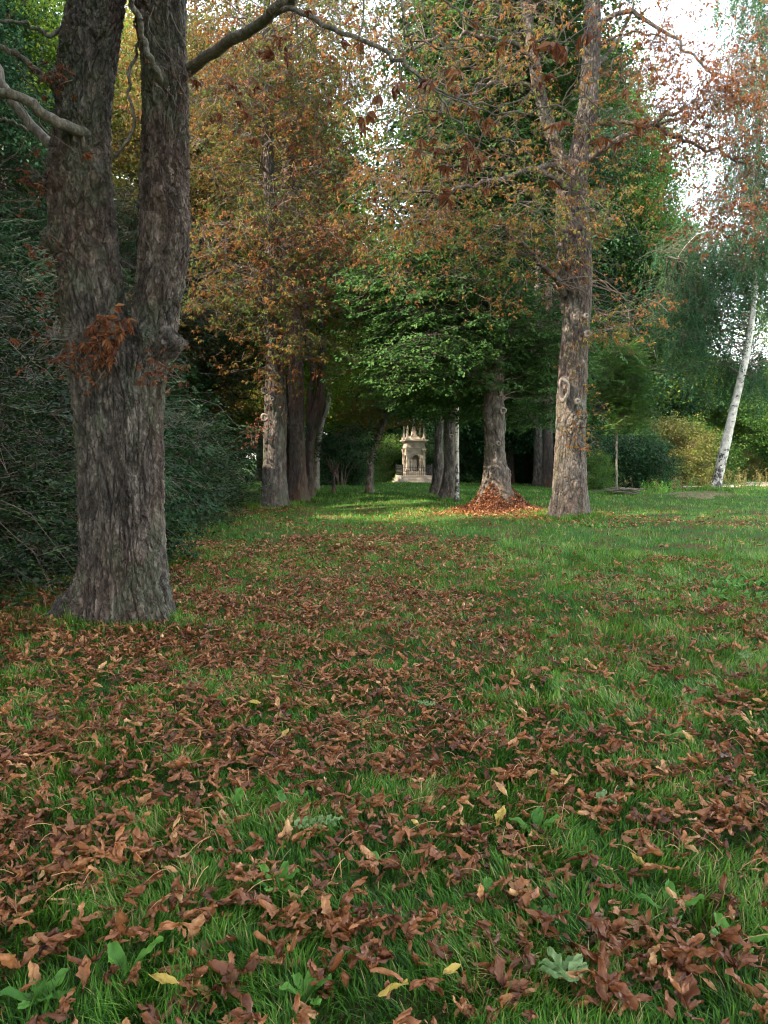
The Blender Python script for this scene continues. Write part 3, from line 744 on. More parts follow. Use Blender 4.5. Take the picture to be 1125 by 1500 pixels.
    # shoots with dead leaves on the burls
    for (px, py, dy, n, L, o, s) in ((158, 478, -.50, 22, .10, (0, -1, 0), 1.5), (155, 500, -.50, 24, .12, (0, -1, -.2), 1.5), (110, 530, -.5, 30, .16, (-.7, -.7, 0), .8), (135, 540, -.55, 26, .12, (-.2, -1, 0), .8), (240, 545, -.5, 18, .22, (.9, -.5, 0), .7), (215, 550, -.58, 18, .12, (0, -1, 0), .7), (88, 122, -.3, 24, .14, (-.6, -.8, 0), .9), (65, 260, -.2, 24, .16, (-1, -.3, 0), .8), (63, 290, -.1, 14, .2, (-1, -.2, 0), .7), (80, 375, -.3, 20, .14, (-1, -.5, 0), .7), (78, 440, -.2, 16, .2, (-1, -.3, 0), .7), (90, 490, -.3, 12, .3, (-1, -.3, 0), .6), (250, 125, -.4, 10, .25, (.3, -1, 0), .5)):
        p = shoots(cb, at(px, py, YA + dy), n, L, o)
        sprays(cb, p, rng.uniform(-3, 3, len(p)), 'bigleaf', .42 * s, base=rng.uniform(.0, .8, len(p)), pit=.6)
    # the high crown, above the frame
    cr = MB()
    sk = np.vstack([SL[SL[:, 2] > 6.5][::20], SR[SR[:, 2] > 6.5][::20]])
    wd_ = MB()
    crown(cr, [((TA[0], YA, 12), (5, 5, 4.0), 1), ((TA[0] + .5, YA - 1, 15), (3.5, 3.5, 3), .5)], 'chestnut', sk, 110, 16, .8, .5, 1.2, wd_, leafvar=.5)
    wd_.build('branch', M['bark_smooth'], root)
    cb.build('twigs', [M['red'], M['twig']], root)
    cr.build('crown', [M['autumn'], M['twig']], root)
tree_A()

# ------------------------------------------------------------------ TREE I: the tall chestnut right of centre
def blob(px, py, Y, rx, ry, ryd, w=1.0):
    c = at(px, py, Y); s = Y / F
    return (c, (rx * s, ryd, ry * s), w)
def tree_I():
    p = ground(833, 757); Y = float(p[1])
    root = empty('chestnut_tree', p, 'tall straight chestnut tree with an oval ring scar on its trunk, right of centre', 'tree')
    mb = MB()
    kn = [(surf_knot(820, 575, Y, .4), .16, .10), (surf_knot(838, 590, Y, .45), .12, .08), (surf_knot(853, 495, Y, .4), .12, .10), (surf_knot(850, 470, Y, .4), .1, .06), (surf_knot(850, 535, Y, .4), .13, .09), (surf_knot(840, 620, Y, .45), .3, .10), (surf_knot(852, 610, Y, .4), .15, .08), (surf_knot(826, 245, Y, .4), .3, .12), (surf_knot(843, 250, Y, .3), .3, .08)]
    a = rows_px([(765, 802, 864), (750, 806, 862), (720, 809, 860), (680, 811, 859), (640, 812, 858), (600, 813, 859), (560, 816, 861), (500, 821, 863), (450, 826, 866), (400, 829, 868), (350, 828, 866), (300, 825, 862), (265, 822, 861), (240, 830, 864), (200, 838, 868), (150, 848, 876), (100, 852, 878), (50, 856, 880), (0, 856, 880), (-100, 856, 878), (-300, 860, 872), (-500, 862, 868)], Y)
    S1 = trunk(mb, a, 300, .018, .036, 11, .06, (0.7, 6, .36, .6), kn, 5, zs=.16, fine=30)
    b = rows_px([(460, 822, 846), (430, 818, 836), (400, 815, 832), (350, 814, 831), (300, 814, 832), (260, 814, 834), (240, 812, 836), (215, 804, 826), (170, 790, 810), (130, 779, 798), (80, 772, 789), (40, 766, 782), (0, 762, 777), (-120, 752, 766), (-320, 745, 753)], Y + .15)
    S2 = trunk(mb, b, 90, .04, .02, 9, .06, None, [], 6, zs=.2)
    r = .0189
    # limbs
    L = {}
    L['r1'] = limb(mb, [at(852, 240, Y), at(868, 230, Y - .2), at(890, 214, Y - .4), at(920, 197, Y - .5), at(960, 178, Y - .6), at(985, 165, Y - .8), at(1030, 158, Y - 1)], .13, .03, 9, 50, wob=.1, seed=20)
    L['r2'] = limb(mb, [at(958, 179, Y - .6), at(975, 192, Y - .6), at(1000, 205, Y - .6), at(1050, 222, Y - .7), at(1100, 235, Y - .8)], .07, .025, 7, 40, wob=.15, seed=21)
    L['r3'] = limb(mb, [at(868, 170, Y + .2), at(885, 182, Y + .1), at(920, 178, Y), at(955, 182, Y - .4), at(990, 175, Y - .5)], .08, .03, 7, 40, wob=.1, seed=22)
    L['l1'] = limb(mb, [at(822, 250, Y - .2), at(812, 243, Y - .4), at(785, 246, Y - .7), at(740, 258, Y - 1), at(690, 275, Y - 1.3), at(640, 285, Y - 1.5), at(585, 290, Y - 1.7), at(540, 330, Y - 1.9)], .10, .012, 8, 60, wob=.15, seed=23)
    L['l2'] = limb(mb, [at(828, 275, Y - .2), at(812, 262, Y - .4), at(795, 255, Y - .6), at(770, 252, Y - .7)], .08, .04, 7, 30, wob=.08, seed=24)
    L['l3'] = limb(mb, [at(826, 432, Y - .1), at(818, 412, Y - .3), at(800, 395, Y - .5), at(782, 375, Y - .7), at(765, 358, Y - .8), at(735, 330, Y - 1)], .11, .025, 8, 40, wob=.1, seed=25)
    L['u1'] = limb(mb, [at(868, 60, Y), at(885, 30, Y - .2), at(930, 18, Y - .4), at(960, 40, Y - .6), at(1000, 70, Y - .8), at(1040, 105, Y - 1), at(1085, 130, Y - 1)], .08, .018, 7, 50, wob=.15, seed=26)
    L['u2'] = limb(mb, [at(868, 75, Y), at(900, 55, Y - .2), at(950, 50, Y - .4), at(1000, 90, Y - .7)], .05, .012, 7, 40, wob=.15, seed=27)
    L['u3'] = limb(mb, [at(785, 100, Y), at(760, 70, Y - .4), at(700, 50, Y - 1), at(640, 60, Y - 1.6), at(580, 80, Y - 2)], .08, .02, 7, 50, wob=.2, seed=28)
    L['u4'] = limb(mb, [at(866, 120, Y), at(880, 90, Y + .4), at(905, 60, Y + .8), at(930, -20, Y + 1.2)], .09, .03, 7, 40, wob=.15, seed=29)
    L['l4'] = limb(mb, [at(790, 130, Y), at(750, 120, Y - .6), at(700, 130, Y - 1.2), at(640, 160, Y - 1.6), at(590, 180, Y - 2)], .07, .015, 7, 50, wob=.2, seed=31)
    mb.build('trunk', M['bark'], root, smooth=True)
    sc = MB(); ring(sc, surf_knot(820, 573, Y, .50) + (-.02, -.03, 0), .26, .075, 0, -.35, 28, 10, flat=.42)
    sc.build('ring_scar', M['cut'], root, smooth=True)
    for (px, py, rr) in ((853, 494, .1), (838, 590, .08), (851, 468, .07)):
        s = MB(); ring(s, surf_knot(px, py, Y, .53), rr * .6, rr * .5, 0, .2, 18, 8); s.build('knot', M['cut'], root, smooth=True)
    cr = MB(); wd_ = MB()
    sk = np.vstack([v[8:] for v in L.values()] + [S1[S1[:, 2] > 8][::12], S2[S2[:, 2] > 8][::12]])
    crown(cr, [blob(700, 300, Y - 1.2, 130, 75, 2.0, 1.0), blob(620, 200, Y - 1.5, 120, 120, 2.2, 1.0), blob(770, 150, Y - .5, 110, 120, 2.2, .9),
               blob(740, 390, Y - .6, 60, 60, 1.2, .35), blob(590, 330, Y - 1.6, 80, 80, 1.6, .4), blob(560, 70, Y - 1.5, 120, 100, 2.2, .8), blob(720, 10, Y, 150, 110, 3, .8), blob(870, 330, Y - .8, 60, 80, 1.2, .4)],
          'chestnut', sk, 150, 12, .5, .4, .92, wd_, leafvar=.45, droop=.5, limb_r=.018, cbase=(.45, .3))
    crown(cr, [blob(905, 450, Y - .5, 45, 40, .9, .25), blob(880, 260, Y, 60, 60, 1.2, .3), blob(860, 130, Y - .3, 70, 80, 1.5, .3)], 'chestnut', sk, 28, 10, .4, .5, .8, wd_, leafvar=.45, droop=.5, limb_r=.02, cbase=(.45, .2))
    cr2 = MB()
    crown(cr2, [blob(1000, 120, Y - .8, 90, 70, 1.6, 1.0), blob(1050, 190, Y - .8, 75, 60, 1.2, .7), blob(1060, 280, Y - .7, 55, 55, 1, .45), blob(960, 30, Y, 90, 60, 2, .5), blob(1090, 90, Y, 60, 60, 1.5, .35)],
          'chestnut', sk, 90, 15, .5, .6, .8, wd_, leafvar=.5, droop=.5, limb_r=.022)
    crown(cr, [((p[0], Y, 16), (4, 4, 3), 1)], 'chestnut', sk, 60, 16, .8, .5, 1.2, wd_)
    # shoots along the trunk
    for (px, py, n) in ((828, 640, 30), (850, 640, 22), (835, 615, 24), (852, 575, 14), (845, 540, 12), (866, 500, 12), (860, 420, 8), (866, 340, 14), (830, 380, 10), (822, 470, 6), (870, 600, 10), (845, 655, 16)):
        q = shoots(cr, surf_knot(px, py, Y, .45), n, .35, (rng.uniform(-.4, .6), -.7, -.1), spread=.25)
        sprays(cr, q, rng.uniform(-3, 3, len(q)), 'bigleaf', .5, base=rng.uniform(0, .5, len(q)), pit=.6)
    wd_.build('limbs', M['twig'], root)
    cr.build('crown', [M['autumn'], M['twig']], root)
    cr2.build('crown', [M['rust'], M['twig']], root)
    return p
PI_ = tree_I()

# ------------------------------------------------------------------ generic tree from pixel rows
def px_tree(name, label, rows, Y, base, bark, crowns, nu=64, dz=.06, amp=.02, flare=(0.6, 5, .35, 0), extra=(), knots=(), skel_from=4.0, group=None, cat='tree', seed=0, bscale=8, rings_=(), flute=.07):
    root = empty(name, base, label, cat, group)
    mb = MB()
    S0 = trunk(mb, rows_px(rows, Y), nu, dz, amp, bscale, flute, flare, knots, seed, zs=.25)
    sk = [S0[S0[:, 2] > skel_from][::6]]
    for (pts, r0, r1) in extra:
        P = limb(mb, pts, r0, r1, 10, 40, wob=.08, seed=seed + len(sk)); sk.append(P[8:])
    mb.build('trunk', M[bark], root, smooth=True)
    for (px, py, rr, off) in rings_:
        s = MB(); ring(s, surf_knot(px, py, Y, off), rr * .7, rr * .35, 0, .1, 18, 8); s.build('knot', M['cut'], root, smooth=True)
    sk = np.vstack([s for s in sk if len(s)])
    wd_ = MB(); any_w = False
    for (mat, kind, blobs, nc, ns, kw) in crowns:
        cr = MB(); crown(cr, blobs, kind, sk, nc, ns, wood=wd_, **kw); any_w = True
        cr.build('crown', [M[mat], M['twig']], root)
    if any_w and wd_.n: wd_.build('limbs', M['bark_dark'] if bark == 'bark_dark' else M['twig'], root)
    return root

# B second tree of the left row
b = ground(403, 744); YB = float(b[1])
px_tree('chestnut_tree', 'thick chestnut with small ring scars, second of the left row',
        [(750, 381, 425), (735, 382, 424), (700, 383, 422), (650, 384, 421), (600, 386, 421), (550, 388, 420), (500, 389, 414), (400, 388, 408), (300, 386, 404), (200, 384, 400), (100, 384, 398), (0, 386, 396), (-250, 388, 392)], YB, b, 'bark_old',
        [('autumn', 'chestnut', [blob(370, 200, YB - .5, 110, 130, 2.2, 1.2), blob(420, 80, YB, 130, 110, 2.6, 1.2), blob(340, 400, YB - 1, 80, 70, 1.6, .6), blob(420, 480, YB - .8, 55, 80, 1.2, .5), blob(400, 340, YB - .8, 90, 60, 1.4, .6), blob(300, 90, YB, 80, 100, 2, .6), blob(360, -60, YB, 150, 80, 3, .8)], 230, 16, dict(spread=.55, flat=.4, scale=1.12, leafvar=.45, droop=.5, limb_r=.03, cbase=(.52, .36))),
         ('rust', 'chestnut', [blob(470, 380, YB - .4, 70, 70, 1.5, 1), blob(490, 250, YB, 60, 90, 1.6, .6)], 34, 14, dict(spread=.5, flat=.5, scale=.9, leafvar=.5, droop=.5))],
        nu=130, dz=.035, amp=.025, seed=11, knots=[(surf_knot(400, 590, YB, .4), .3, .1), (surf_knot(392, 640, YB, .4), .2, .12)],
        rings_=((392, 574, .12, .5), (410, 566, .08, .45), (392, 613, .13, .55), (402, 586, .07, .5)))
def tree_B_tufts():
    root = [o for o in bpy.data.objects if o.name.startswith('chestnut_tree') and abs(o.location.y - YB) < .3][0]
    cr = MB()
    for (px, py, n) in ((380, 630, 30), (375, 640, 24), (395, 625, 16), (400, 550, 18), (415, 530, 18), (410, 600, 12), (400, 520, 20)):
        q = shoots(cr, surf_knot(px, py, YB, .4), n, .4, (rng.uniform(-1, .3), -.6, -.1), spread=.3)
        sprays(cr, q, rng.uniform(-3, 3, len(q)), 'bigleaf', .55, base=rng.uniform(0, .5, len(q)), pit=.6)
    cr.build('shoots', [M['rust'], M['twig']], root)
tree_B_tufts()

# C third
c = ground(437, 737); YC = float(c[1])
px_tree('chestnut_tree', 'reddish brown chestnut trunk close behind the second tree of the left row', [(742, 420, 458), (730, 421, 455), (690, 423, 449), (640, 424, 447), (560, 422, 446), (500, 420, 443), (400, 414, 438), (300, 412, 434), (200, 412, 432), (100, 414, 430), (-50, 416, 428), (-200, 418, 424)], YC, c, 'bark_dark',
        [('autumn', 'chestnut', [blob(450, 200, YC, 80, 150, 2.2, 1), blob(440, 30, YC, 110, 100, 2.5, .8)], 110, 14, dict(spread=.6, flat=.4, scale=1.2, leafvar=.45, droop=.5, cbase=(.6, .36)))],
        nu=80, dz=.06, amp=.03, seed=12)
# D dark forked
YD = 31.5; d = at(453, 728, YD); d[2] = float(gz(d[0], d[1]))
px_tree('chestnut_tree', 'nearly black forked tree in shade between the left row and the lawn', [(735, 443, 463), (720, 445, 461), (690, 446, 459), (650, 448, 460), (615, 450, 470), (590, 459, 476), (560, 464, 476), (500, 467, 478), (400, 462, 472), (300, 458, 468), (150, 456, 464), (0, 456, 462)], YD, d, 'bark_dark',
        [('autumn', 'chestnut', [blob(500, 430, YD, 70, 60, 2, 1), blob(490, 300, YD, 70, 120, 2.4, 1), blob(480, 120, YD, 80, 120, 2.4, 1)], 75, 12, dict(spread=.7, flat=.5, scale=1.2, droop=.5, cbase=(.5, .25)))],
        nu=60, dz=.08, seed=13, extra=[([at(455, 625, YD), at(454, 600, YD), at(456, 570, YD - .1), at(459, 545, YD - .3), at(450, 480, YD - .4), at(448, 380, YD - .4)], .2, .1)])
# E lit leaning trunk
YE = 39.0; e = at(462, 716, YE); e[2] = float(gz(e[0], e[1]))
px_tree('pale_tree', 'pale leaning tree trunk lit by the sun behind the dark forked tree', [(722, 455, 469), (700, 456, 468), (650, 459, 470), (620, 464, 475), (600, 472, 483), (560, 477, 488), (520, 482, 492), (480, 484, 493), (420, 487, 495), (300, 492, 500), (100, 496, 502)], YE, e, 'bark_smooth',
        [('lime', 'far', [blob(500, 420, YE, 60, 60, 2, 1), blob(500, 250, YE, 70, 110, 3, 1)], 40, 9, dict(spread=.8, flat=.5, scale=1.1))], nu=40, dz=.1, seed=14)
# G small orange leaning tree
g = ground(541, 721.5); YG = float(g[1])
px_tree('small_chestnut_tree', 'small bent chestnut with orange leaves on the far lawn left of the monument', [(724, 534, 548), (710, 535, 547), (690, 537, 547), (672, 540, 549), (660, 543, 551), (640, 548, 559), (625, 553, 565), (612, 557, 569), (600, 559, 571)], YG, g, 'bark',
        [('autumn', 'chestnut', [blob(540, 590, YG, 45, 34, 1.2, 1.2), blob(580, 600, YG, 28, 24, 1, .5), blob(520, 625, YG, 24, 20, .8, .3)], 36, 12, dict(spread=.5, flat=.5, scale=1.0, droop=.5, cbase=(.5, .15))),
         ], nu=44, dz=.05, seed=15, skel_from=2.5, extra=[([at(565, 610, YG), at(575, 596, YG), at(583, 585, YG), at(588, 560, YG)], .13, .05), ([at(562, 610, YG), at(550, 590, YG), at(540, 560, YG), at(535, 520, YG)], .13, .05)],
        rings_=((541, 677, .12, .22),))
# H small dark tree
h = ground(488, 722); YHh = float(h[1])
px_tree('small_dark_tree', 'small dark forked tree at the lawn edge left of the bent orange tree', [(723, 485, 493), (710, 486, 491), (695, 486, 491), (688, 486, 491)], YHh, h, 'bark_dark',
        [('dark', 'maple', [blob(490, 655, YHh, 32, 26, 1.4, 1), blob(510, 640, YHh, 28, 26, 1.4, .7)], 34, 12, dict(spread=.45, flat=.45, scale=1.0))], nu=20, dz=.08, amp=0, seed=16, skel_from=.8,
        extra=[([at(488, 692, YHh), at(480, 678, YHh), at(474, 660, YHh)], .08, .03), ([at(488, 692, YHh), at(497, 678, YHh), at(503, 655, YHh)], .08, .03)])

# J centre tree with leaf heap
j = ground(725, 744); YJ = float(j[1])
px_tree('lime_tree', 'dark leafy tree whose flared trunk rises out of a heap of fallen leaves, centre right', [(755, 684, 768), (740, 690, 764), (725, 697, 757), (710, 703, 750), (695, 706, 746), (680, 708, 742), (650, 709, 741), (620, 707, 742), (600, 706, 741), (580, 708, 739), (550, 712, 738), (500, 715, 736), (430, 716, 733), (350, 716, 731), (250, 716, 729), (100, 716, 727), (-150, 718, 725)], YJ, j, 'bark',
        [('mid', 'maple', [blob(640, 430, YJ, 110, 85, 2.4, 1.5), blob(625, 515, YJ - .3, 65, 55, 2, .9), blob(700, 380, YJ, 100, 80, 2.4, 1.0), blob(690, 500, YJ + 1.2, 90, 60, 1.8, .8), blob(790, 480, YJ + 1, 75, 70, 1.8, .8), blob(780, 570, YJ + 1.6, 50, 40, 1.2, .35), blob(570, 410, YJ, 40, 45, 1.6, .35), blob(660, 560, YJ + 1.5, 60, 30, 1.2, .3), blob(740, 590, YJ + 2, 50, 26, 1, .3)],
          230, 34, dict(spread=.6, flat=.28, scale=.95, leafvar=.5, droop=.35, limb_r=.03)),
         ('mid', 'maple', [blob(700, 240, YJ + .5, 110, 100, 2.6, 1), blob(730, 90, YJ + .5, 120, 110, 3, 1), blob(720, -60, YJ, 120, 90, 3, .6)], 220, 32, dict(spread=.7, flat=.32, scale=1.2, leafvar=.5, droop=.35, limb_r=.03))],
        nu=130, dz=.03, amp=.03, seed=17, flare=(0.5, 7, .2, 1), rings_=((733, 603, .11, .48), (727, 650, .07, .45), (735, 585, .06, .45)),
        knots=[(surf_knot(733, 603, YJ, .4), .25, .08), (surf_knot(712, 615, YJ, .3), .25, .1), (surf_knot(745, 690, YJ, .2), .25, .1)], skel_from=3.2)

# K, M pair and birch L
k_ = ground(660, 733); YK = float(k_[1])
px_tree('chestnut_tree', 'ribbed trunk beside the slender white birch, base flaring to the left, right of the monument', [(738, 634, 676), (730, 637, 674), (715, 643, 673), (700, 646, 672), (680, 648, 671), (640, 649, 669), (600, 650, 667), (560, 651, 666), (480, 652, 664), (300, 654, 662), (0, 656, 660)], YK, k_, 'bark_old',
        [('mid', 'maple', [blob(640, 480, YK + .5, 70, 55, 1.8, 1), blob(630, 570, YK + 1, 45, 28, 1.2, .35), blob(690, 330, YK + 1, 60, 80, 2.0, .6)], 90, 22, dict(spread=.65, flat=.3, scale=1.1, droop=.35))],
        nu=90, dz=.05, amp=.03, flute=.14, seed=18, flare=(.7, 4, .25, 2.6), rings_=((660, 640, .1, .35),))
mm_ = ground(642, 724.5); YM = float(mm_[1])
px_tree('chestnut_tree', 'grey leaning trunk just right of the stone monument, partly behind the ribbed trunk', [(728, 623, 660), (722, 627, 656), (710, 631, 653), (690, 634, 651), (660, 636, 650), (620, 637, 650), (580, 638, 650), (480, 640, 650), (300, 643, 650)], YM, mm_, 'bark_old',
        [('mid', 'maple', [blob(630, 565, YM, 40, 26, 1.4, .6), blob(640, 420, YM, 80, 80, 2.4, 1)], 60, 16, dict(spread=.7, flat=.35, scale=1.3))], nu=50, dz=.08, amp=.03, seed=19, flare=(.7, 4, .3, 2.6))
l_ = ground(669, 735.5); YL = float(l_[1])
px_tree('birch_tree', 'slender straight white birch trunk with black marks, right of the stone monument', [(737, 665.5, 674), (720, 666.5, 672.8), (660, 667, 672.3), (600, 667.3, 672.3), (540, 667.5, 672.5), (450, 668, 672), (300, 668.5, 671.5)], YL, l_, 'birchbark',
        [('birch', 'birch', [blob(668, 440, YL, 40, 60, 1, 1)], 16, 8, dict(spread=.4, flat=.5, scale=.7, droop=.2))], nu=24, dz=.06, amp=0, seed=20, flare=(.3, 4, .2, 0))

# far right-hand row behind
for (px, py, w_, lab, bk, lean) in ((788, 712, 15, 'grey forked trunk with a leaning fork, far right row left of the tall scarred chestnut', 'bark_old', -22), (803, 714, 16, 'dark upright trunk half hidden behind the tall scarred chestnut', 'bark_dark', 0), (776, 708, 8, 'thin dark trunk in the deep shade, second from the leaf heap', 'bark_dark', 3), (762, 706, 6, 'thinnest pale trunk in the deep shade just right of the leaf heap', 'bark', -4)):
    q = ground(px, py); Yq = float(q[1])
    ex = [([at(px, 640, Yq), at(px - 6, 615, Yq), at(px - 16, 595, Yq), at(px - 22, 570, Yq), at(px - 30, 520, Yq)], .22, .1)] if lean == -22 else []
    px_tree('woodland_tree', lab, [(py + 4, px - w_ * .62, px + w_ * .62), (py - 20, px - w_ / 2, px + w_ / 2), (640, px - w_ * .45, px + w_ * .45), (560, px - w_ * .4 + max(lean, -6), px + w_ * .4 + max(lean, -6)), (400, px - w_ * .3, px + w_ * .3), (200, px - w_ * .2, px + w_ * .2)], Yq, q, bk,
            [('dark', 'far', [blob(px, 500, Yq, 60, 70, 3, 1), blob(px + 5, 350, Yq, 60, 80, 3, 1)], 34, 9, dict(spread=.8, flat=.4, scale=1.2))], nu=36, dz=.12, amp=.02, seed=px, flare=(.5, 5, .2, 0), extra=ex)

# O sapling
o_ = ground(903, 724); YO = float(o_[1])
px_tree('young_tree', 'young tree with thin pale stem and soft green conical crown, right lawn', [(726, 901.3, 904.8), (690, 901.6, 904.6), (640, 902, 904.6), (600, 902.2, 904.4), (540, 902.5, 904)], YO, o_, 'bark_smooth',
        [('green', 'privet', [blob(902, 600, YO, 32, 34, 1.0, 1.3), blob(908, 560, YO, 28, 30, .9, .9), blob(905, 525, YO, 20, 22, .6, .5), blob(925, 595, YO, 18, 24, .6, .4)], 120, 22, dict(spread=.32, flat=.6, scale=1.3, droop=.1, limb_r=.012))], nu=14, dz=.1, amp=0, flare=None, seed=22, skel_from=2.0)
# P leaning birch on mound
p_ = at(1046, 719, 30.0); p_[2] = float(gz(p_[0], p_[1])); YP = 30.0
px_tree('birch_tree', 'leaning white birch on the earth mound at the right with hanging green foliage', [(728, 1036, 1064), (718, 1038, 1058), (700, 1045, 1059), (670, 1051, 1066), (640, 1058, 1073), (600, 1068, 1081), (560, 1078, 1090), (520, 1088, 1099), (480, 1095, 1105), (430, 1100, 1109), (380, 1104, 1111), (330, 1106, 1113), (200, 1108, 1114), (0, 1112, 1116), (-150, 1114, 1117)], YP, p_, 'birchbark',
        [('birch', 'birch', [blob(1055, 410, YP + .9, 90, 70, 1.8, 1.3), blob(1090, 530, YP + 1.8, 60, 40, 1.4, .4), blob(1015, 480, YP + 1, 45, 60, 1.6, .4), blob(1110, 320, YP + .2, 75, 80, 1.8, .9), blob(1115, 180, YP - .3, 65, 100, 1.6, .9), blob(1120, 30, YP - .3, 60, 90, 1.6, .6)], 300, 22, dict(spread=.6, flat=.6, scale=.85, droop=.1, limb_r=.04, leafvar=.5))],
        nu=60, dz=.06, amp=.012, seed=23, flare=(.4, 5, .25, 0), extra=[([at(1104, 400, YP), at(1070, 350, YP), at(1030, 340, YP), at(990, 380, YP)], .022, .008), ([at(1106, 330, YP), at(1130, 270, YP), at(1160, 260, YP)], .025, .01), ([at(1108, 240, YP), at(1090, 170, YP), at(1060, 150, YP)], .025, .01)])

# ------------------------------------------------------------------ shrubs and background trees
def bush_proto(name, mat, kind, h, r, ncl, ns, scale, label, cat, bark='twig', group=None, spread=.4, cb=None):
    root = empty(name, (0, 0, 0), label, cat, group)
    st = MB(); cr = MB()
    P = []
    for k in range(9):
        a = k * 2 * math.pi / 9 + rng.uniform(-.3, .3); rr = r * rng.uniform(.2, .8)
        P.append(limb(st, [(0.2 * math.cos(a), .2 * math.sin(a), -.1), (rr * .4 * math.cos(a), rr * .4 * math.sin(a), h * .35), (rr * math.cos(a), rr * math.sin(a), h * .75)], .03, .01, 5, 14, wob=.15, seed=k))
    sk = np.vstack(P)
    crown(cr, [((0, 0, h * .5), (r, r, h * .5), 1), ((0, 0, h * .2), (r * 1.05, r * 1.05, h * .2), .35)], kind, sk, ncl, ns, spread, .7, scale, st, limb_r=.012, shell=.5, cbase=cb)
    st.build('stems', M[bark], root); cr.build('foliage', [M[mat], M['twig']], root)
    return root
def tree_proto(name, mat, kind, h, r, ncl, ns, scale, label, group, bark='bark_dark', z0=.3, tr=.22, cb=None, spread=.8):
    root = empty(name, (0, 0, 0), label, 'tree', group)
    tk = MB(); cr = MB()
    S0 = trunk(tk, [(np.array((0, 0, -.15)), tr * 1.3), (np.array((0, 0, .8)), tr), (np.array((.15, .1, h * .5)), tr * .7), (np.array((-.1, 0, h * .93)), tr * .15)], 20, .25, .02, 6, .08, (.5, 5, .3, 0), [], 5)
    crown(cr, [((0, 0, h * (z0 + (1 - z0) * .42)), (r, r, h * (1 - z0) * .42), 1), ((.3, 0, h * .82), (r * .6, r * .6, h * .18), .4), ((-.4, .3, h * (z0 + .12)), (r * .85, r * .85, h * .12), .35)], kind, S0[S0[:, 2] > h * z0 * .8][::4], ncl, ns, spread, .5, scale, tk, shell=.55, limb_r=.05, cbase=cb)
    tk.build('trunk', M[bark], root, smooth=True); cr.build('crown', [M[mat], M['twig']], root)
    return root
def G(x, y): return (x, y, float(gz(x, y)) - .02)
def carve(root):
    """open the sun gaps in a copied tree: its crown gets a mesh of its own without the leaves in the gap"""
    Mw = np.array(Matrix.Translation(root.location) @ root.rotation_euler.to_matrix().to_4x4() @ Matrix.Diagonal((*root.scale, 1)))
    for ch in root.children:
        if not ch.name.startswith(('crown', 'foliage')): continue
        me = ch.data; nv = len(me.vertices)
        V = np.empty(nv * 3, np.float32); me.vertices.foreach_get('co', V); V = V.reshape(-1, 3)
        g = in_gap(V @ Mw[:3, :3].T + Mw[:3, 3])
        if g.sum() < 40: continue
        if len(me.loops) != 3 * len(me.polygons):
            L = np.empty(len(me.polygons), np.int32); me.polygons.foreach_get('loop_total', L)
        else: L = np.full(len(me.polygons), 3)
        li = np.empty(len(me.loops), np.int32); me.loops.foreach_get('vertex_index', li)
        st = np.concatenate([[0], np.cumsum(L)[:-1]])
        a = np.empty(len(L), np.float32); me.attributes['rnd'].data.foreach_get('value', a)
        mi = np.empty(len(L), np.int32); me.polygons.foreach_get('material_index', mi)
        fs, ra, ma = [], [], []; new = np.cumsum(~g) - 1
        for k in (3, 4):
            w = np.where(L == k)[0]
            if not len(w): continue
            f = li[st[w][:, None] + np.arange(k)]; ok = ~g[f].any(1)
            fs.append(new[f[ok]]); ra.append(a[w][ok]); ma.append(mi[w][ok])
        o = mk(ch.name.split('.')[0], V[~g], fs, list(me.materials), root, np.concatenate(ra), np.concatenate(ma))
        bpy.data.objects.remove(ch)
def put(protoT, x, y, rz, sc, label, used=set()):
    PUT.append((protoT, x, y, rz, sc, label))
def place_all():
    for protoT in {p_[0].name: p_[0] for p_ in PUT}.values():
        mine = [p_ for p_ in PUT if p_[0] == protoT]
        roots = [protoT] + [copy_tree(protoT, (0, 0, 0), 0, 1) for _ in mine[1:]]
        for root, (_, x, y, rz, sc, label) in zip(roots, mine):
            root.location = G(x, y); root.rotation_euler = (0, 0, rz); root.scale = (sc, sc, sc); root['label'] = label
        for root in roots: carve(root)
PUT = []

def PX(px, Y): return at(px, 700, Y)[0]
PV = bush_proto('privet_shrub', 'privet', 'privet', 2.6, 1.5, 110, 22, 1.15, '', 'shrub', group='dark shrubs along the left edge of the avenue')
M['shade'] = leaf_mat('shaded_green_leaves', [(0, (0.010, 0.028, 0.011)), (0.6, (0.02, 0.055, 0.018)), (1, (0.04, 0.09, 0.026))], 0.25, 0.6, 0.15)  # darkened copy of the dark green leaves, shade put into the colour
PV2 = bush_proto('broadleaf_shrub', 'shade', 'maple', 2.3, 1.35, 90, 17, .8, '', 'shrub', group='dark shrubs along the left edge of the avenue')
for i, (x, y, s, lab) in enumerate([
        (-5.3, 8.2, 1.0, 'dark small leaved shrub at the left picture edge behind the twin stemmed chestnut'),
        (-6.3, 10.6, 1.3, 'dense dark shrub behind the twin stemmed chestnut, left side'),
        (-4.6, 11.8, .85, 'low dark shrub showing between the twin stemmed chestnut and the picture edge'),
        (-5.6, 15.0, 1.15, 'leafy dark shrub just right of the twin stemmed trunk'),
        (-7.2, 13.6, 1.6, 'tall dark shrub behind the low ones on the left'),
        (-5.7, 18.6, 1.1, 'grey green shrub spreading onto the grass between the first two left trunks'),
        (-7.4, 20.5, 1.6, 'tall shrub in the shade left of the second chestnut'),
        (-7.0, 24.2, 1.3, 'shrub directly left of the second chestnut trunk'),
        (-7.2, 8.4, 1.5, 'tallest shrub cut by the left picture edge')]):
    put(PV2 if i in (2, 3, 6, 7) else PV, x, y, i * 1.3, s, lab)
YW = tree_proto('dark_conifer', 'shade', 'needle', 9, 3.0, 130, 24, 1.2, '', 'dark conifers behind the left shrubs', z0=.06, tr=.2, spread=.6)
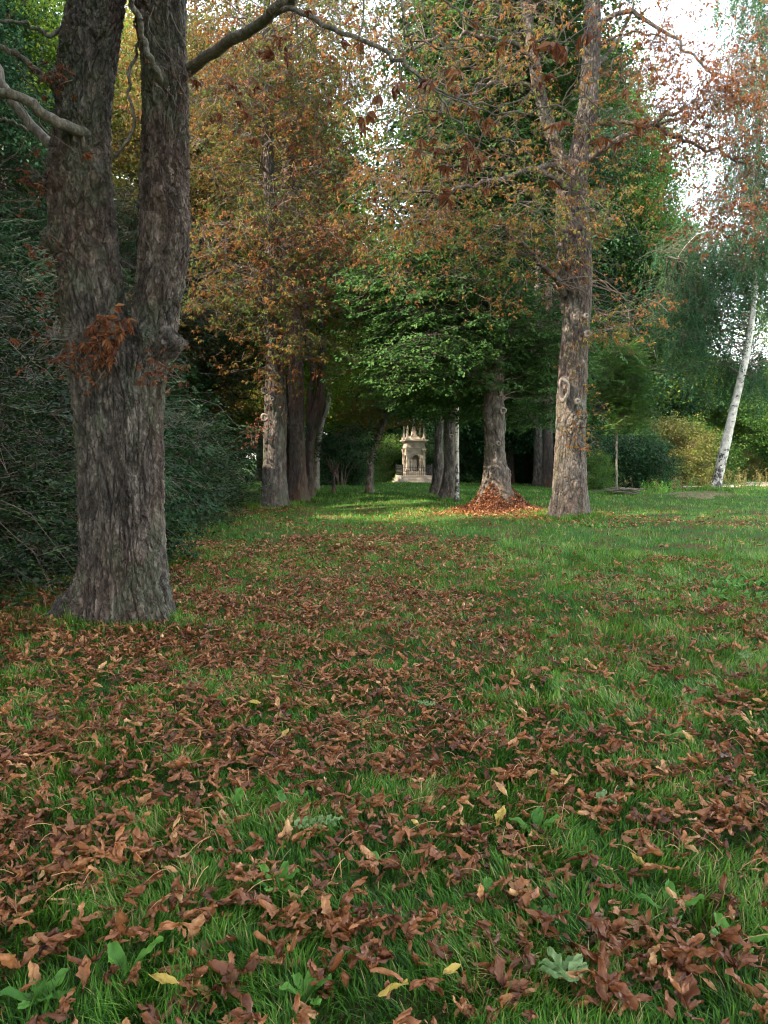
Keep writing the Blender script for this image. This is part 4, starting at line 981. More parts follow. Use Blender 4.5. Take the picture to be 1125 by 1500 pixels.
for i, (x, y, s) in enumerate([(-8.6, 10.5, .6), (-8.5, 15.5, .72), (-8.2, 21.0, .8), (-8.6, 27.0, 1.15), (-7.8, 33.5, 1.1), (-12.0, 14.5, .8), (-12.5, 26.0, 1.3)]):
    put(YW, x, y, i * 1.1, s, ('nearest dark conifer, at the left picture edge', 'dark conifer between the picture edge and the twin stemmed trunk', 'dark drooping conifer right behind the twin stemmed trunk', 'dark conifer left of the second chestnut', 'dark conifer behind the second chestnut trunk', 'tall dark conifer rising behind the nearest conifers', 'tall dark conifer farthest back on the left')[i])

T1 = tree_proto('broadleaf_tree', 'green', 'far', 15, 4.2, 230, 17, 1.15, '', 'green woodland trees behind the lawn')
T2 = tree_proto('dark_woodland_tree', 'dark', 'far', 13, 4.2, 250, 18, 1.15, '', 'dark woodland trees behind the lawn', z0=.10)
T3 = tree_proto('yellowing_tree', 'lime', 'far', 14, 3.8, 200, 16, 1.1, '', 'yellowing woodland trees', z0=.22)
T4 = tree_proto('orange_tree', 'gold', 'far', 14, 4.0, 190, 15, 1.1, '', 'orange autumn woodland trees', z0=.3)
TD = tree_proto('tall_dark_tree', 'dark', 'far', 24, 5.2, 480, 19, 1.15, '', 'tall dark woodland trees', z0=.08, tr=.3, spread=1.0)
TD['group'] = 'tall dark woodland trees'
TG = tree_proto('tall_yellow_green_tree', 'lime', 'far', 25, 4.8, 400, 13, 1.1, '', 'tall yellow green woodland trees', z0=.2, tr=.3, spread=1.0)
TO = tree_proto('tall_orange_tree', 'gold', 'far', 24, 4.8, 400, 13, 1.1, '', 'tall orange woodland trees', z0=.25, tr=.3, spread=1.0)
TGR = tree_proto('tall_green_tree', 'green', 'far', 25, 4.8, 420, 18, 1.1, '', 'tall green woodland trees', z0=.12, tr=.3, spread=1.0)
for i, (px, Y, P, s, lab) in enumerate([
        (300, 33, TO, .9, 'tall orange tree filling the upper left gap right of the twin stems'),
        (385, 53, TO, 1.2, 'tall orange tree above the second left chestnut'),
        (425, 36, TG, .95, 'tall yellow green tree above the left row at the top of the picture'),
        (455, 57, TG, 1.1, 'tall yellow green tree left of the bright gap of sky'),
        (700, 55, TD, 1.0, 'tall dark tree right of the bright gap of sky'),
        (745, 46, TD, 1.1, 'tall dark tree high behind the leaf heap tree'),
        (780, 48, TD, 1.15, 'tall dark tree between the leaf heap tree and the scarred chestnut'),
        (850, 56, TGR, 1.25, 'tall green tree high behind the scarred chestnut'),
        (900, 54, TGR, 1.05, 'tall green tree right behind the scarred chestnut fork'),
        (935, 57, TG, .85, 'sunlit tree with yellow green leaves at the edge of the right sky gap'),
        (575, 58, TGR, .75, 'green tree under the bright gap of sky'),
        (215, 38, TG, .95, 'tall pale green tree seen between the twin stems at the top'),
        (120, 36, TG, .9, 'tall pale green tree behind the left stem of the twin chestnut'),
        (40, 36, TG, 1.0, 'tall light green tree at the upper left corner'),
        (-90, 32, TD, 1.0, 'tall dark tree cut by the upper left edge'),
        (1190, 44, TGR, .8, 'tall green tree cut by the right edge behind the birch')]):
    put(P, PX(px, Y), Y, i * 1.37, s, lab)
B1 = bush_proto('yellow_shrub', 'ochre', 'far', 3.6, 1.9, 70, 14, .75, '', 'shrub', group='shrubs at the far edge of the lawn')
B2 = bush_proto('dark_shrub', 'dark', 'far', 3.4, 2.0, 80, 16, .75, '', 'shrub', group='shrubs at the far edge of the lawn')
B3 = bush_proto('green_shrub', 'green', 'far', 3.0, 1.8, 70, 14, .7, '', 'shrub', group='shrubs at the far edge of the lawn')
Ls = 'far woodland tree in the mass of trees behind the lawn'
# background wood (px, depth, proto, scale, label)
for i, (px, Y, P, s, lab) in enumerate([
        (520, 56, T3, 1.0, 'bright yellow green tree glowing between the left row and the bent orange tree'),
        (470, 60, T4, 1.15, 'orange tree rising behind the left row'),
        (560, 62, T3, 1.0, 'yellow green tree behind the bent orange tree'),
        (610, 58, T2, 1.0, 'dark tree directly behind the stone monument'),
        (650, 64, T1, 1.1, 'green tree behind the trunks right of the monument'),
        (700, 56, T2, 1.15, 'dark tree seen behind the leaf heap trunk'),
        (745, 62, T2, 1.0, 'dark tree in the deep shade right of the leaf heap'),
        (790, 55, T2, 1.2, 'dark tree behind the far right row'),
        (840, 60, T1, 1.2, 'green tree behind the tall scarred chestnut'),
        (905, 52, T2, 1.25, 'tall dark green tree behind the young tree'),
        (942, 54, T3, 1.25, 'tall tree with sunlit yellow green leaves right of the scarred chestnut'),
        (970, 60, T3, .72, 'rounded yellow green tree behind the yellow shrubs'),
        (1010, 60, T3, .72, 'yellow green tree between the yellow shrubs and the leaning birch'),
        (1065, 60, T3, .62, 'yellow green tree behind the leaning birch stem'),
        (1110, 56, T3, .62, 'yellow green tree at the right edge beyond the path'),
        (1150, 55, T2, .62, 'dark green tree cut by the right picture edge beyond the path'),
        (1200, 62, T1, .65, 'far green tree beyond the right edge'), (1040, 78, T1, .8, 'far green tree beyond the path, right of the yellow shrubs'), (1130, 80, T2, .8, 'far dark tree beyond the path near the right edge'),
        (420, 55, T3, 1.1, 'yellow green tree behind the left row trunks'), (380, 62, T3, 1.1, 'yellowing tree high behind the second left chestnut'), (300, 50, T4, 1.05, 'orange tree behind the gap right of the twin stems'),
        (250, 60, T3, 1.2, 'pale green tree seen between the twin stems'), (180, 55, T2, 1.1, 'dark tree behind the twin stemmed trunk'), (90, 52, T3, 1.15, 'light green tree seen left of the twin stems'), (20, 46, T3, 1.2, 'light green tree at the upper left corner'), (-60, 45, T2, 1.1, 'dark tree beyond the upper left edge'),
        (340, 72, T2, 1.2, 'far dark tree between the twin stems and the left row'), (440, 75, T1, 1.3, 'far green tree behind the left row'), (530, 76, T2, 1.2, 'far dark tree behind the bent orange tree'), (600, 78, T1, 1.25, 'far green tree behind the monument'), (680, 76, T2, 1.2, 'far dark tree behind the slender birch'), (760, 74, T1, 1.3, 'far green tree right of the leaf heap tree'), (850, 76, T2, 1.3, 'far dark tree behind the scarred chestnut'), (910, 70, T1, 1.15, 'far green tree behind the young tree')]):
    put(P, PX(px, Y), Y, i * .83, s, lab)
for i, (px, Y, P, s, lab) in enumerate([
        (922, 40, B2, 1.05, 'dark shrub behind the young slender tree'), (880, 44, B2, 1.1, 'dark shrub right behind the scarred chestnut trunk'), (870, 37.5, B3, .6, 'light green bush peeping out right of the scarred chestnut trunk'),
        (955, 46, B1, 1.0, 'ochre shrub right of the dark shrub'), (985, 44, B1, 1.1, 'tall yellow orange shrub left of the leaning birch'), (1012, 47, B3, 1.2, 'olive shrub immediately left of the leaning birch'), (1020, 43, B1, .62, 'small golden shrub near the path'),
        (1050, 55, B3, 1.1, 'green shrub behind the leaning birch stem'), (1090, 54, B1, .6, 'low yellow shrub right of the leaning birch'), (1120, 56, B3, 1.0, 'green shrub at the right edge behind the meadow'), (1160, 54, B3, 1.0, 'shrub beyond the right picture edge'),
        (575, 49, B3, .9, 'green shrub left behind the stone monument'), (545, 47, B3, .9, 'green shrub behind the bent orange tree'), (515, 45, B3, .9, 'green shrub at the dark lawn edge'), (500, 42, B2, .75, 'dark shrub under the small forked tree'), (640, 50, B2, .95, 'dark shrub right behind the stone monument'),
        (680, 50, B2, 1.0, 'dark shrub behind the slender birch'), (715, 48, B2, 1.0, 'dark shrub behind the leaf heap trunk'), (750, 50, B2, 1.1, 'dark shrub deep in the shade right of the leaf heap'), (800, 52, B2, 1.2, 'dark shrub behind the far right row'), (835, 48, B2, 1.1, 'dark shrub hidden behind the scarred chestnut'),
        (470, 43, B2, .9, 'dark shrub behind the nearly black forked tree'), (440, 42, B2, 1.0, 'dark shrub behind the left row trunks'), (600, 54, B2, 1.2, 'dark shrub farther behind the stone monument')]):
    put(P, PX(px, Y), Y, i * 1.7, s, lab)
# avenue carried on past the camera: unseen trees added to shade the foreground
AV = tree_proto('avenue_shade_tree', 'autumn', 'chestnut', 17, 4.8, 210, 26, 1.7, '', 'chestnuts added beside and behind the viewer for shade', bark='bark', z0=.3, tr=.4)
for i, (x, y, s) in enumerate([(9.5, 4.0, .9), (8.5, -10, 1.05), (-5.6, -2.5, 1.1), (-6.0, -11, 1.1), (-11.5, 3.0, 1.15), (-12.5, -6, 1.2), (-13, -14, 1.2)]):
    put(AV, x, y, i * 1.9, s, 'unseen chestnut added beside or behind the viewer to shade the foreground')

for i, (x, y, s) in enumerate([(-15, 9.5, .85), (-17, 0, .85), (-15, 24.5, .8), (-20, 33, .8), (-22, 30, .85)]):  # tall trees added along the left as sun blockers
    put(TD, x, y, i * 1.9, s, ('unseen tall dark tree added left of the avenue to block the sun', 'unseen tall dark tree added left behind the viewer to block the sun', 'tall dark wood tree behind the left conifers', 'tall dark wood tree behind the second left chestnut, deep in the wood', 'tall dark wood tree farthest back on the left')[i])
place_all()
# ------------------------------------------------------------------ leaf heap
def crumple(seed, nu, nv, n_leaf, big=1.0):
    r = np.random.default_rng(seed); V = []; Q = []; RR = []; n = 0
    for k in range(n_leaf):
        L = r.uniform(.06, .13) * big; w = L * r.uniform(.24, .46)
        u = np.linspace(0, 1, nu); v = np.linspace(-1, 1, nv); U, Vv = np.meshgrid(u, v, indexing='ij')
        prof = np.sin(np.pi * np.clip(U, 0, 1) ** 1.35) ** .75 * (1 - .15 * U) + .01
        y = Vv * prof * w / 2
        cu = r.uniform(-1.5, 1.9); fold = r.uniform(.1, 1.0)
        x = L * U
        z = fold * np.abs(y) * .9 + .18 * w * np.sin(Vv * 7 * r.uniform(.5, 1) + U * 9 + r.random() * 6) * .35 * np.abs(Vv)
        z = z + L * .05 * np.sin(U * r.uniform(6, 14) + Vv * 3 + r.random() * 6)
        z = z + r.normal(0, .055 * w, z.shape) + .22 * w * np.sin(Vv * 2.2 + U * 5 + r.random() * 6); y = y * (1 - .35 * r.random() * U) + r.normal(0, .06 * w, y.shape) * np.abs(Vv) + .06 * w * np.sin(U * 9 + r.random() * 6)
        ang = cu * U; xx = np.where(abs(cu) > .05, L * np.sin(ang) / cu, x); zz = np.where(abs(cu) > .05, L * (1 - np.cos(ang)) / cu, 0)
        X = xx - z * np.sin(ang) * .8; Z = zz + z * np.cos(ang)
        P = np.stack([X, y * (1 + .1 * np.sin(U * 40)), Z], -1).reshape(-1, 3)
        a = (k - (n_leaf - 1) / 2) * r.uniform(.45, .75) + r.uniform(-.2, .2)
        Rm = rotmats(np.array([a]), np.array([r.uniform(-.35, .25)]), np.array([r.uniform(-.6, .6)]))[0]
        P = P @ Rm.T + (0, 0, .005 * k)
        idx = np.arange(nu * nv).reshape(nu, nv) + n
        Q.append(np.stack([idx[:-1, :-1], idx[1:, :-1], idx[1:, 1:], idx[:-1, 1:]], -1).reshape(-1, 4)); V.append(P)
        RR.append(np.full((nu - 1) * (nv - 1), r.random())); n += nu * nv
    V = np.concatenate(V); V[:, 2] -= V[:, 2].min(); V[:, 2] *= .72
    V -= (V[:, 0].mean(), V[:, 1].mean(), 0)
    return V, np.concatenate(Q), np.concatenate(RR)
LHI = [crumple(100 + s, 11, 7, (1, 1, 2, 3, 1, 5, 4, 1, 2, 3, 5, 2, 1, 4, 3, 6)[s], (1, 1.2, .8, 1, .7, 1, 1, .6, 1, .8, 1.1, 1, .5, .9, 1, 1.05)[s]) for s in range(16)]
LMD = [crumple(200 + s, 5, 4, (1, 2, 3, 1, 4, 2)[s]) for s in range(6)]
LLO = [crumple(300 + s, 3, 3, (1, 2, 1, 2)[s], 1.1) for s in range(4)]
def scatter_leaves(mb, P, protos, scale, tilt=.3, base=None, normal=None):
    n = len(P); ids = rng.integers(0, len(protos), n); base = rng.random(n) if base is None else base
    for k, (v, q, rr) in enumerate(protos):
        m = np.where(ids == k)[0]
        if not len(m): continue
        Rm = rotmats(rng.uniform(-3.14, 3.14, len(m)), rng.normal(0, tilt, len(m)), rng.normal(0, tilt, len(m)))
        fl = np.where(rng.random(len(m)) < .4, -1.0, 1.0)
        vv = np.einsum('nij,nvj->nvi', Rm, v[None] * np.stack([np.ones(len(m)), np.ones(len(m)), fl], 1)[:, None]) * scale * rng.uniform(.55, 1.4, len(m))[:, None, None]
        vv[..., 2] -= vv[..., 2].min(axis=1, keepdims=True) * .6
        X = vv + P[m][:, None]
        f = (q[None] + (np.arange(len(m)) * len(v))[:, None, None]).reshape(-1, 4)
        mb.add(X.reshape(-1, 3), quads=f, rnd=(base[m][:, None] * .7 + rr[None] * .3).reshape(-1))

def leaf_heap():
    c = np.array((j[0], j[1] - .15)); base = np.array((c[0], c[1], float(gz(*c))))
    mb = MB(); n = 4200
    a = rng.uniform(0, 2 * math.pi, n); u = rng.random(n) ** .6
    R = .84; hh = 1.0
    u = np.where(rng.random(n) < .2, 1 + rng.random(n)**2 * .7, u); lob = 1 + .16 * np.sin(a * 3 + 1) + .1 * np.sin(a * 7)
    x = c[0] + R * u * lob * np.cos(a); y = c[1] + R * .9 * u * lob * np.sin(a)
    z = gz(x, y) + .02 + rng.random(n) * .09 * (u < 1) + hh * np.maximum(0, 1 - u) ** 1.25 * (1 + .15 * np.sin(a * 5)) * np.where(u > .25, 1, 1)
    nu, nv = 40, 14
    A, U = np.meshgrid(np.linspace(0, 2 * math.pi, nu, endpoint=False), np.linspace(.2, 1, nv), indexing='ij')
    LB = 1 + .16 * np.sin(A * 3 + 1) + .1 * np.sin(A * 7); X = c[0] + R * U * LB * np.cos(A); Y = c[1] + R * .9 * U * LB * np.sin(A); Z = gz(X, Y) + hh * (1 - U) ** 1.25 * (1 + .15 * np.sin(A * 5)) - .05
    idx = np.arange(nu * nv).reshape(nu, nv); idn = np.roll(idx, -1, 0)
    mb.add(np.stack([X, Y, Z], -1).reshape(-1, 3), quads=np.stack([idx[:, :-1], idn[:, :-1], idn[:, 1:], idx[:, 1:]], -1).reshape(-1, 4), rnd=.0)
    scatter_leaves(mb, np.stack([x, y, z - .02], 1), LMD, 1.0, .9, base=rng.random(n) ** 2 * .75)
    o = mb.build('leaf_heap', [M['litter']], None, origin=base)
    tag(o, 'heap of reddish brown fallen leaves piled round the foot of the dark leafy tree', 'leaf heap')
leaf_heap()

# ------------------------------------------------------------------ leaf litter and grass
def dens(x, y):
    """share of the ground under fallen leaves"""
    p = np.c_[x, y, np.zeros(len(x))]
    n = fbm(p * .55 + 3, 3); n2 = fbm(p * 2.1 + 9, 3)
    n3 = fbm(p * 6.3 + 19, 2)
    d = .42 + .12 * n + .14 * n2 + .26 * n3
    d = d + .22 * np.exp(-(((x + 2.2) / 2.0)**2 + ((y - 6.0) / 2.4)**2)) + .12 * np.exp(-(((x + .2) / 2.6)**2 + ((y - 9.5) / 4)**2))
    d = d - .30 * sstep(9, 12.5, y) * sstep(.5, 2.5, x) * sstep(19, 16.5, y)
    d = d - .16 * sstep(.2, 2.5, x) * sstep(3, 5, y)
    d = d - .25 * sstep(13.5, 17, y) - .40 * sstep(21, 27, y) * sstep(-9, -2, x)
    d = d - .30 * sstep(16, 20, y) * sstep(-2.5, -1.2, x) * sstep(3, 0, x)
    d = d + .42 * np.exp(-(((x - 8.0) / 4)**2 + ((y - 18.0) / 1.4)**2))
    d = d + .75 * np.exp(-(((x - 4.45) / .55)**2 + ((y - 11.7) / .5)**2))
    d = d + .75 * np.exp(-(((x - 2.9) / 2.2)**2 + ((y - 21.8) / 1.6)**2)) + .4 * np.exp(-(((x - 5.2) / 1.4)**2 + ((y - 20.6) / 1.0)**2))
    d = d + .5 * np.exp(-(((x + 3.6) / 1.6)**2 + ((y - 23.5) / 1.8)**2))
    return np.clip(d, 0.02, .95)
def in_trunk(x, y):
    m = ((x - TA[0])**2 + (y - TA[1])**2 < .5**2) | ((x - PI_[0])**2 + (y - PI_[1])**2 < .45**2)
    return m
def litter():
    pts = []
    for (d0, d1, rho) in ((1.6, 5.0, 640), (5.0, 9, 500), (9, 15, 310), (15, 24, 140), (24, 34, 45)):
        n = int(rho * .5 * (d1**2 - d0**2) * 1.5)
        dd = np.sqrt(rng.uniform(d0**2, d1**2, n)); an = rng.uniform(-.75, .75, n)
        x = dd * np.sin(an); y = dd * np.cos(an)
        k = (rng.random(n) < dens(x, y) ** 1.25) & ~in_trunk(x, y) & (x > -5 - .1 * y)
        pts.append(np.c_[x[k], y[k], dd[k]])
    P = np.concatenate(pts)
    hgt = .012 + .045 * rng.random(len(P))
    X = np.c_[P[:, 0], P[:, 1], gz(P[:, 0], P[:, 1]) + hgt]
    D = P[:, 2]
    # inside the picture?
    rel = X - (0, 0, CZ); fy = rel[:, 1] * math.cos(PITCH) - rel[:, 2] * math.sin(PITCH); uy = rel[:, 1] * math.sin(PITCH) + rel[:, 2] * math.cos(PITCH)
    sx = rel[:, 0] / fy * F; sy = uy / fy * F
    vis = (np.abs(sx) < 560) & (np.abs(sy) < 748) & (fy > .5)
    order = np.argsort(np.where(vis, D, 1e9)); ind = order[:300]
    rest = np.ones(len(X), bool); rest[ind] = False
    mb = MB()
    for lo, hi, pr, sc in ((0, 6, LHI, .62), (6, 13, LMD, .66), (13, 99, LLO, .8)):
        m = rest & (D >= lo) & (D < hi)
        scatter_leaves(mb, X[m], pr, sc, .20)
    st = X[rest & (D < 11)]; st = st[rng.random(len(st)) < .10]; a = rng.uniform(-3, 3, len(st)); L_ = rng.uniform(.05, .14, len(st))
    e = np.stack([np.cos(a) * L_, np.sin(a) * L_, rng.uniform(-.01, .05, len(st))], 1); t3 = np.linspace(0, 1, 4)[None, :, None]
    Pk = st[:, None] + (0, 0, .02) + e[:, None] * t3; Pk[..., 2:] += np.sin(t3 * 3.14) * .015
    V, q = tubes(Pk, np.full((len(st), 4), .0016), 3); mb.add(V, quads=q, rnd=.9)
    tag(mb.build('leaf_litter', [M['litter']], None, smooth=True), 'brown fallen chestnut leaves scattered all over the lawn', 'leaf litter', kind='stuff')
    protos = []
    for v, q, rr in LHI:
        me_o = mk('fallen_leaf', v, [q], M['litter_obj'], rnd=rr, smooth=True); protos.append(me_o)
    used = set()
    for i in ind:
        k = int(rng.integers(0, 16)); o = protos[k]
        if k in used: o = o.copy(); COL.objects.link(o)
        used.add(k)
        o.location = tuple(X[i]); s = float(rng.uniform(.4, .92)); o.scale = (s, s, s)
        o.rotation_euler = (float(rng.normal(0, .24)), float(rng.normal(0, .24)), float(rng.uniform(-3, 3)))
        tag(o, 'crumpled brown chestnut leaf lying on the grass in the nearest foreground', 'fallen leaf', 'fallen leaves in the nearest foreground')
litter()

def grass():
    mb = MB()
    def blades(n, d0, d1, pw, seg, hmin, hmax, w, thin=.35, ring_=None):
        u = rng.random(n); e = 2 - pw
        if ring_ is None:
            dd = (d0**e + u * (d1**e - d0**e)) ** (1 / e)
            an = rng.uniform(-.74, .74, n)
            x = dd * np.sin(an); y = dd * np.cos(an)
        else:
            an = rng.uniform(0, 6.283, n); rr_ = ring_[2] + np.abs(rng.normal(0, ring_[3], n)) + .08 * np.sin(an * 5 + ring_[0])
            x = ring_[0] + rr_ * np.cos(an); y = ring_[1] + rr_ * np.sin(an); dd = np.full(n, d0)
        # clumps
        p = np.c_[x, y, np.zeros(n)]; cl = fbm(p * 3.1 + 5, 3)
        ld = dens(x, y)
        keep = (rng.random(n) < np.clip(.75 + .5 * cl - thin * ld, .12, 1)) & ~in_trunk(x, y)
        x, y, dd, cl, ld = x[keep], y[keep], dd[keep], cl[keep], ld[keep]; n = len(x)
        z = gz(x, y) - .005
        hh = rng.uniform(hmin, hmax, n) * (1 + .35 * cl) * np.interp(ld, [.2, .9], [1.1, .75])
        ww = w * rng.uniform(.6, 1.4, n) * (dd / d0) ** .55
        # wind-laid tufts: neighbours lean the same way
        ya = 6 * vnoise(p[keep] * 2.3 + 31) + rng.normal(0, .9, n); ln = rng.uniform(.15, 1.0, n)
        dx, dy = np.cos(ya), np.sin(ya); fx, fy = -dy, dx
        rows = []
        for s in range(seg):
            t = s / seg
            cx = x + dx * hh * ln * t**1.8; cyy = y + dy * hh * ln * t**1.8; cz = z + hh * t * (1 - .38 * ln * t)
            wv = ww * (1 - t**1.5 * .8) / 2
            rows.append(np.stack([np.stack([cx - fx * wv, cyy - fy * wv, cz], -1), np.stack([cx + fx * wv, cyy + fy * wv, cz], -1)], 1))
        tip = np.stack([x + dx * hh * ln, y + dy * hh * ln, z + hh * (1 - .38 * ln)], -1)[:, None]
        V = np.concatenate(rows + [tip], 1); k = V.shape[1]
        off = (np.arange(n) * k)[:, None, None]
        qs = np.array([(2 * s, 2 * s + 1, 2 * s + 3, 2 * s + 2) for s in range(seg - 1)]) if seg > 1 else np.zeros((0, 4), int)
        ts = np.array([(k - 3, k - 2, k - 1)])
        rv = np.clip(.45 + .30 * cl + rng.normal(0, .27, n), 0, 1)
        mb.add(V.reshape(-1, 3), tris=(ts[None] + off).reshape(-1, 3), quads=None, rnd=rv)
        if seg > 1:
            mb.Q.append((qs[None] + off).reshape(-1, 4) + (mb.n - n * k)); mb.qr.append(np.repeat(rv, seg - 1)); mb.qm.append(np.zeros(n * (seg - 1)))
    blades(190000, 1.7, 6, 1.0, 4, .035, .095, .0046)
    blades(200000, 6, 14, 1.2, 3, .05, .12, .005)
    blades(170000, 14, 48, 1.3, 2, .05, .11, .010, thin=.45)
    for px_, py_, q_, w_, n_ in ((TA[0], TA[1], .46, .12, 5000), (PI_[0], PI_[1], .5, .2, 3500), (b[0], b[1], .5, .2, 1800), (c[0], c[1], .48, .2, 1500), (k_[0], k_[1], .5, .2, 1500), (l_[0], l_[1], .15, .12, 500), (p_[0], p_[1], .25, .5, 3000), (o_[0], o_[1], .08, .2, 800)):
        d_ = math.hypot(px_, py_); blades(n_, d_, 0, 1, 3, .07, .20, .0045 + .0003 * d_, thin=0, ring_=(px_, py_, q_, w_))
    tag(mb.build('grass', [M['grass']], None), 'green grass growing through the fallen leaves', 'grass', kind='stuff')
grass()

# ------------------------------------------------------------------ weeds and sprigs
def blade_leaf(mb, base, yaw, L, w, up, lobed=False, mat=0, seed=0):
    nu, nv = 13, 5
    u = np.linspace(0, 1, nu); v = np.linspace(-1, 1, nv); U, V = np.meshgrid(u, v, indexing='ij')
    pr = np.sin(np.pi * (U * .93 + .04)) ** .8
    if lobed: pr = (U ** .7) * (1 - U ** 6) * (1 + .3 * np.sin(U * 30 + seed)) + .06
    y = V * pr * w / 2; a = up * (1 - U * 1.1)
    x = L * U * math.cos(up * .8); z = L * math.sin(up) * (U - .35 * U**2) + np.abs(y) * .35 + .006 * np.sin(U * 12 + V * 3 + seed)
    P = np.stack([x, y, z], -1).reshape(-1, 3)
    c, s = math.cos(yaw), math.sin(yaw)
    P = P @ np.array([[c, -s, 0], [s, c, 0], [0, 0, 1]]).T + base
    idx = np.arange(nu * nv).reshape(nu, nv)
    mb.add(P, quads=np.stack([idx[:-1, :-1], idx[1:, :-1], idx[1:, 1:], idx[:-1, 1:]], -1).reshape(-1, 4), rnd=random.random(), mat=mat)
def dandelion(px, py, label, n=6, L=.13, up=.9):
    p = ground(px, py); mb = MB()
    for k in range(n): blade_leaf(mb, p + (0, 0, .01), k * 6.283 / n + random.uniform(-.5, .5), L * random.uniform(.6, 1.2), L * .32, up * random.uniform(.6, 1.2), k % 2 == 0, seed=k)
    tag(mb.build('weed', [M['weed']], None, smooth=True, origin=p), label, 'weed', 'broad leaved weeds in the grass')
def sprig(px, py, yaw, L, label, pairs=5, lw=.020, ll=.055, mat='pale'):
    p = ground(px, py) + np.array((0, 0, .075)); mb = MB(); d = np.array((math.cos(yaw), math.sin(yaw), 0))
    V, q = tubes((p + d * np.linspace(0, L, 6)[:, None])[None], np.full((1, 6), .002), 4); mb.add(V, quads=q)
    for k in range(pairs):
        b_ = p + d * L * (k + .6) / pairs
        for s in (-1, 1): blade_leaf(mb, b_, yaw + s * 1.0, ll * random.uniform(.8, 1.1), lw, random.uniform(-.1, .35), seed=k)
    blade_leaf(mb, p + d * L, yaw, ll, lw, .1)
    tag(mb.build('green_sprig', [M[mat]], None, smooth=True, origin=p), label, 'leaf sprig', 'pale green fallen sprigs')
sprig(425, 1238, .35, .17, 'pale green fallen sprig lying on the leaves, left of the picture centre')
sprig(845, 1478, 1.9, .08, 'big pale green sprig at the bottom edge of the picture', 3, .032, .085)
sprig(870, 1192, .1, .05, 'pair of pale green leaves on the grass right of centre', 2, .026, .075)
sprig(1085, 978, .9, .2, 'pale green feathery sprig near the right picture edge', 6, .02, .06)
sprig(640, 1050, 2.6, .10, 'small pale sprig in the middle of the leaf litter', 4, .016, .045)
for (px, py, lab, n, L, up) in ((182, 1440, 'upright light green weed leaf near the bottom left corner', 3, .15, 1.25), (345, 1195, 'upright weed on the left, level with the pale sprig', 4, .13, 1.2), (426, 1198, 'tall lobed weed just above the pale sprig', 3, .15, 1.3), (405, 1310, 'dark green weed below the pale sprig', 6, .12, .9), (785, 1225, 'light green dandelion clump right of centre', 7, .14, 1.1), (797, 1360, 'broad weed clump below the dandelion clump', 5, .11, .9), (1075, 1395, 'broad weed near the lower right edge', 5, .14, .9), (985, 1350, 'light green weed leaf in the lower right', 4, .13, .9), (450, 1470, 'weed with upright leaves at the bottom edge left of centre', 5, .12, 1.1), (60, 1475, 'broad light green weed in the bottom left corner', 6, .13, .8), (700, 1180, 'small weed rosette in the middle of the lawn', 5, .10, 1.1), (565, 1275, 'leafy weed beside the path of leaves near centre', 6, .10, .9), (985, 1090, 'bright weed among leaves on the right', 6, .12, .9), (720, 1325, 'tall weed leaf behind the folded leaves, right of centre', 3, .13, 1.3)):
    dandelion(px, py, lab, n, L, up)
# bushy weeds further back on the right
for (px, py, lab) in ((1095, 860, 'lush knee high weed clump at the right edge of the lawn'), (1060, 880, 'smaller lush weed clump left of the one at the right edge'), (875, 772, 'low weed tuft at the foot of the scarred chestnut')):
    p = ground(px, py); mb = MB()
    for k in range(70):
        b_ = p + np.array((random.gauss(0, .25), random.gauss(0, .18), 0)); blade_leaf(mb, b_, random.uniform(-3, 3), random.uniform(.10, .2), .045, random.uniform(.6, 1.3), seed=k)
    tag(mb.build('weed_clump', [M['weed']], None, smooth=True, origin=p), lab, 'weeds')
# yellow leaves
for (px, py, lab) in ((243, 1476, 'yellow fallen leaf near the bottom left'), (662, 1460, 'small yellow fallen leaf at the bottom centre'), (373, 1048, 'yellow leaf in the litter left of centre'), (575, 1492, 'yellow leaf cut by the bottom edge')):
    p = ground(px, py); v, q, rr = LHI[0]; o = mk('yellow_leaf', v, [q], M['yellow'], rnd=rr, smooth=True); o.location = tuple(p + (0, 0, .07)); o.rotation_euler = (.1, -.1, random.uniform(-3, 3)); o.scale = (.8, .8, .8)
    tag(o, lab, 'fallen leaf', 'yellow fallen leaves')
# tall dry stalks by the path
def stalks(px, py, n, hgt, mat, label, sx=.6, sy=.4):
    p = ground(px, py); mb = MB()
    for k in range(n):
        b_ = p + np.array((random.gauss(0, sx), random.gauss(0, sy), 0)); hh = hgt * random.uniform(.6, 1.2)
        tip = b_ + (random.gauss(0, .12), random.gauss(0, .12), hh)
        V, q = tubes(spline([b_, (b_ + tip) / 2 + (random.gauss(0, .04), 0, 0), tip], 5)[None], np.array([[1, .8, .7, .5, .2]]) * .008, 3); mb.add(V, quads=q, rnd=random.random())
        for s in range(9): blade_leaf(mb, b_ + (tip - b_) * random.uniform(.1, 1), random.uniform(-3, 3), random.uniform(.08, .18), .03, random.uniform(.1, 1.2))
    tag(mb.build('tall_weeds', [M[mat]], None, origin=p), label, 'weeds', 'tall weeds by the path')
stalks(1095, 716, 60, .9, 'dry', 'dry tall weeds between the leaning birch and the right picture edge', 1.0)
stalks(995, 718, 55, .55, 'dry', 'low ochre weeds on the bank left of the leaning birch', 1.2)
stalks(968, 720, 36, .5, 'weed', 'dark green tall weeds left of the earth mound', .7)
stalks(1110, 700, 70, .9, 'dry', 'straw coloured meadow grass beyond the path', 3.0, 1.0)
stalks(1065, 722, 40, .6, 'weed', 'green tall weeds at the foot of the leaning birch', .8)
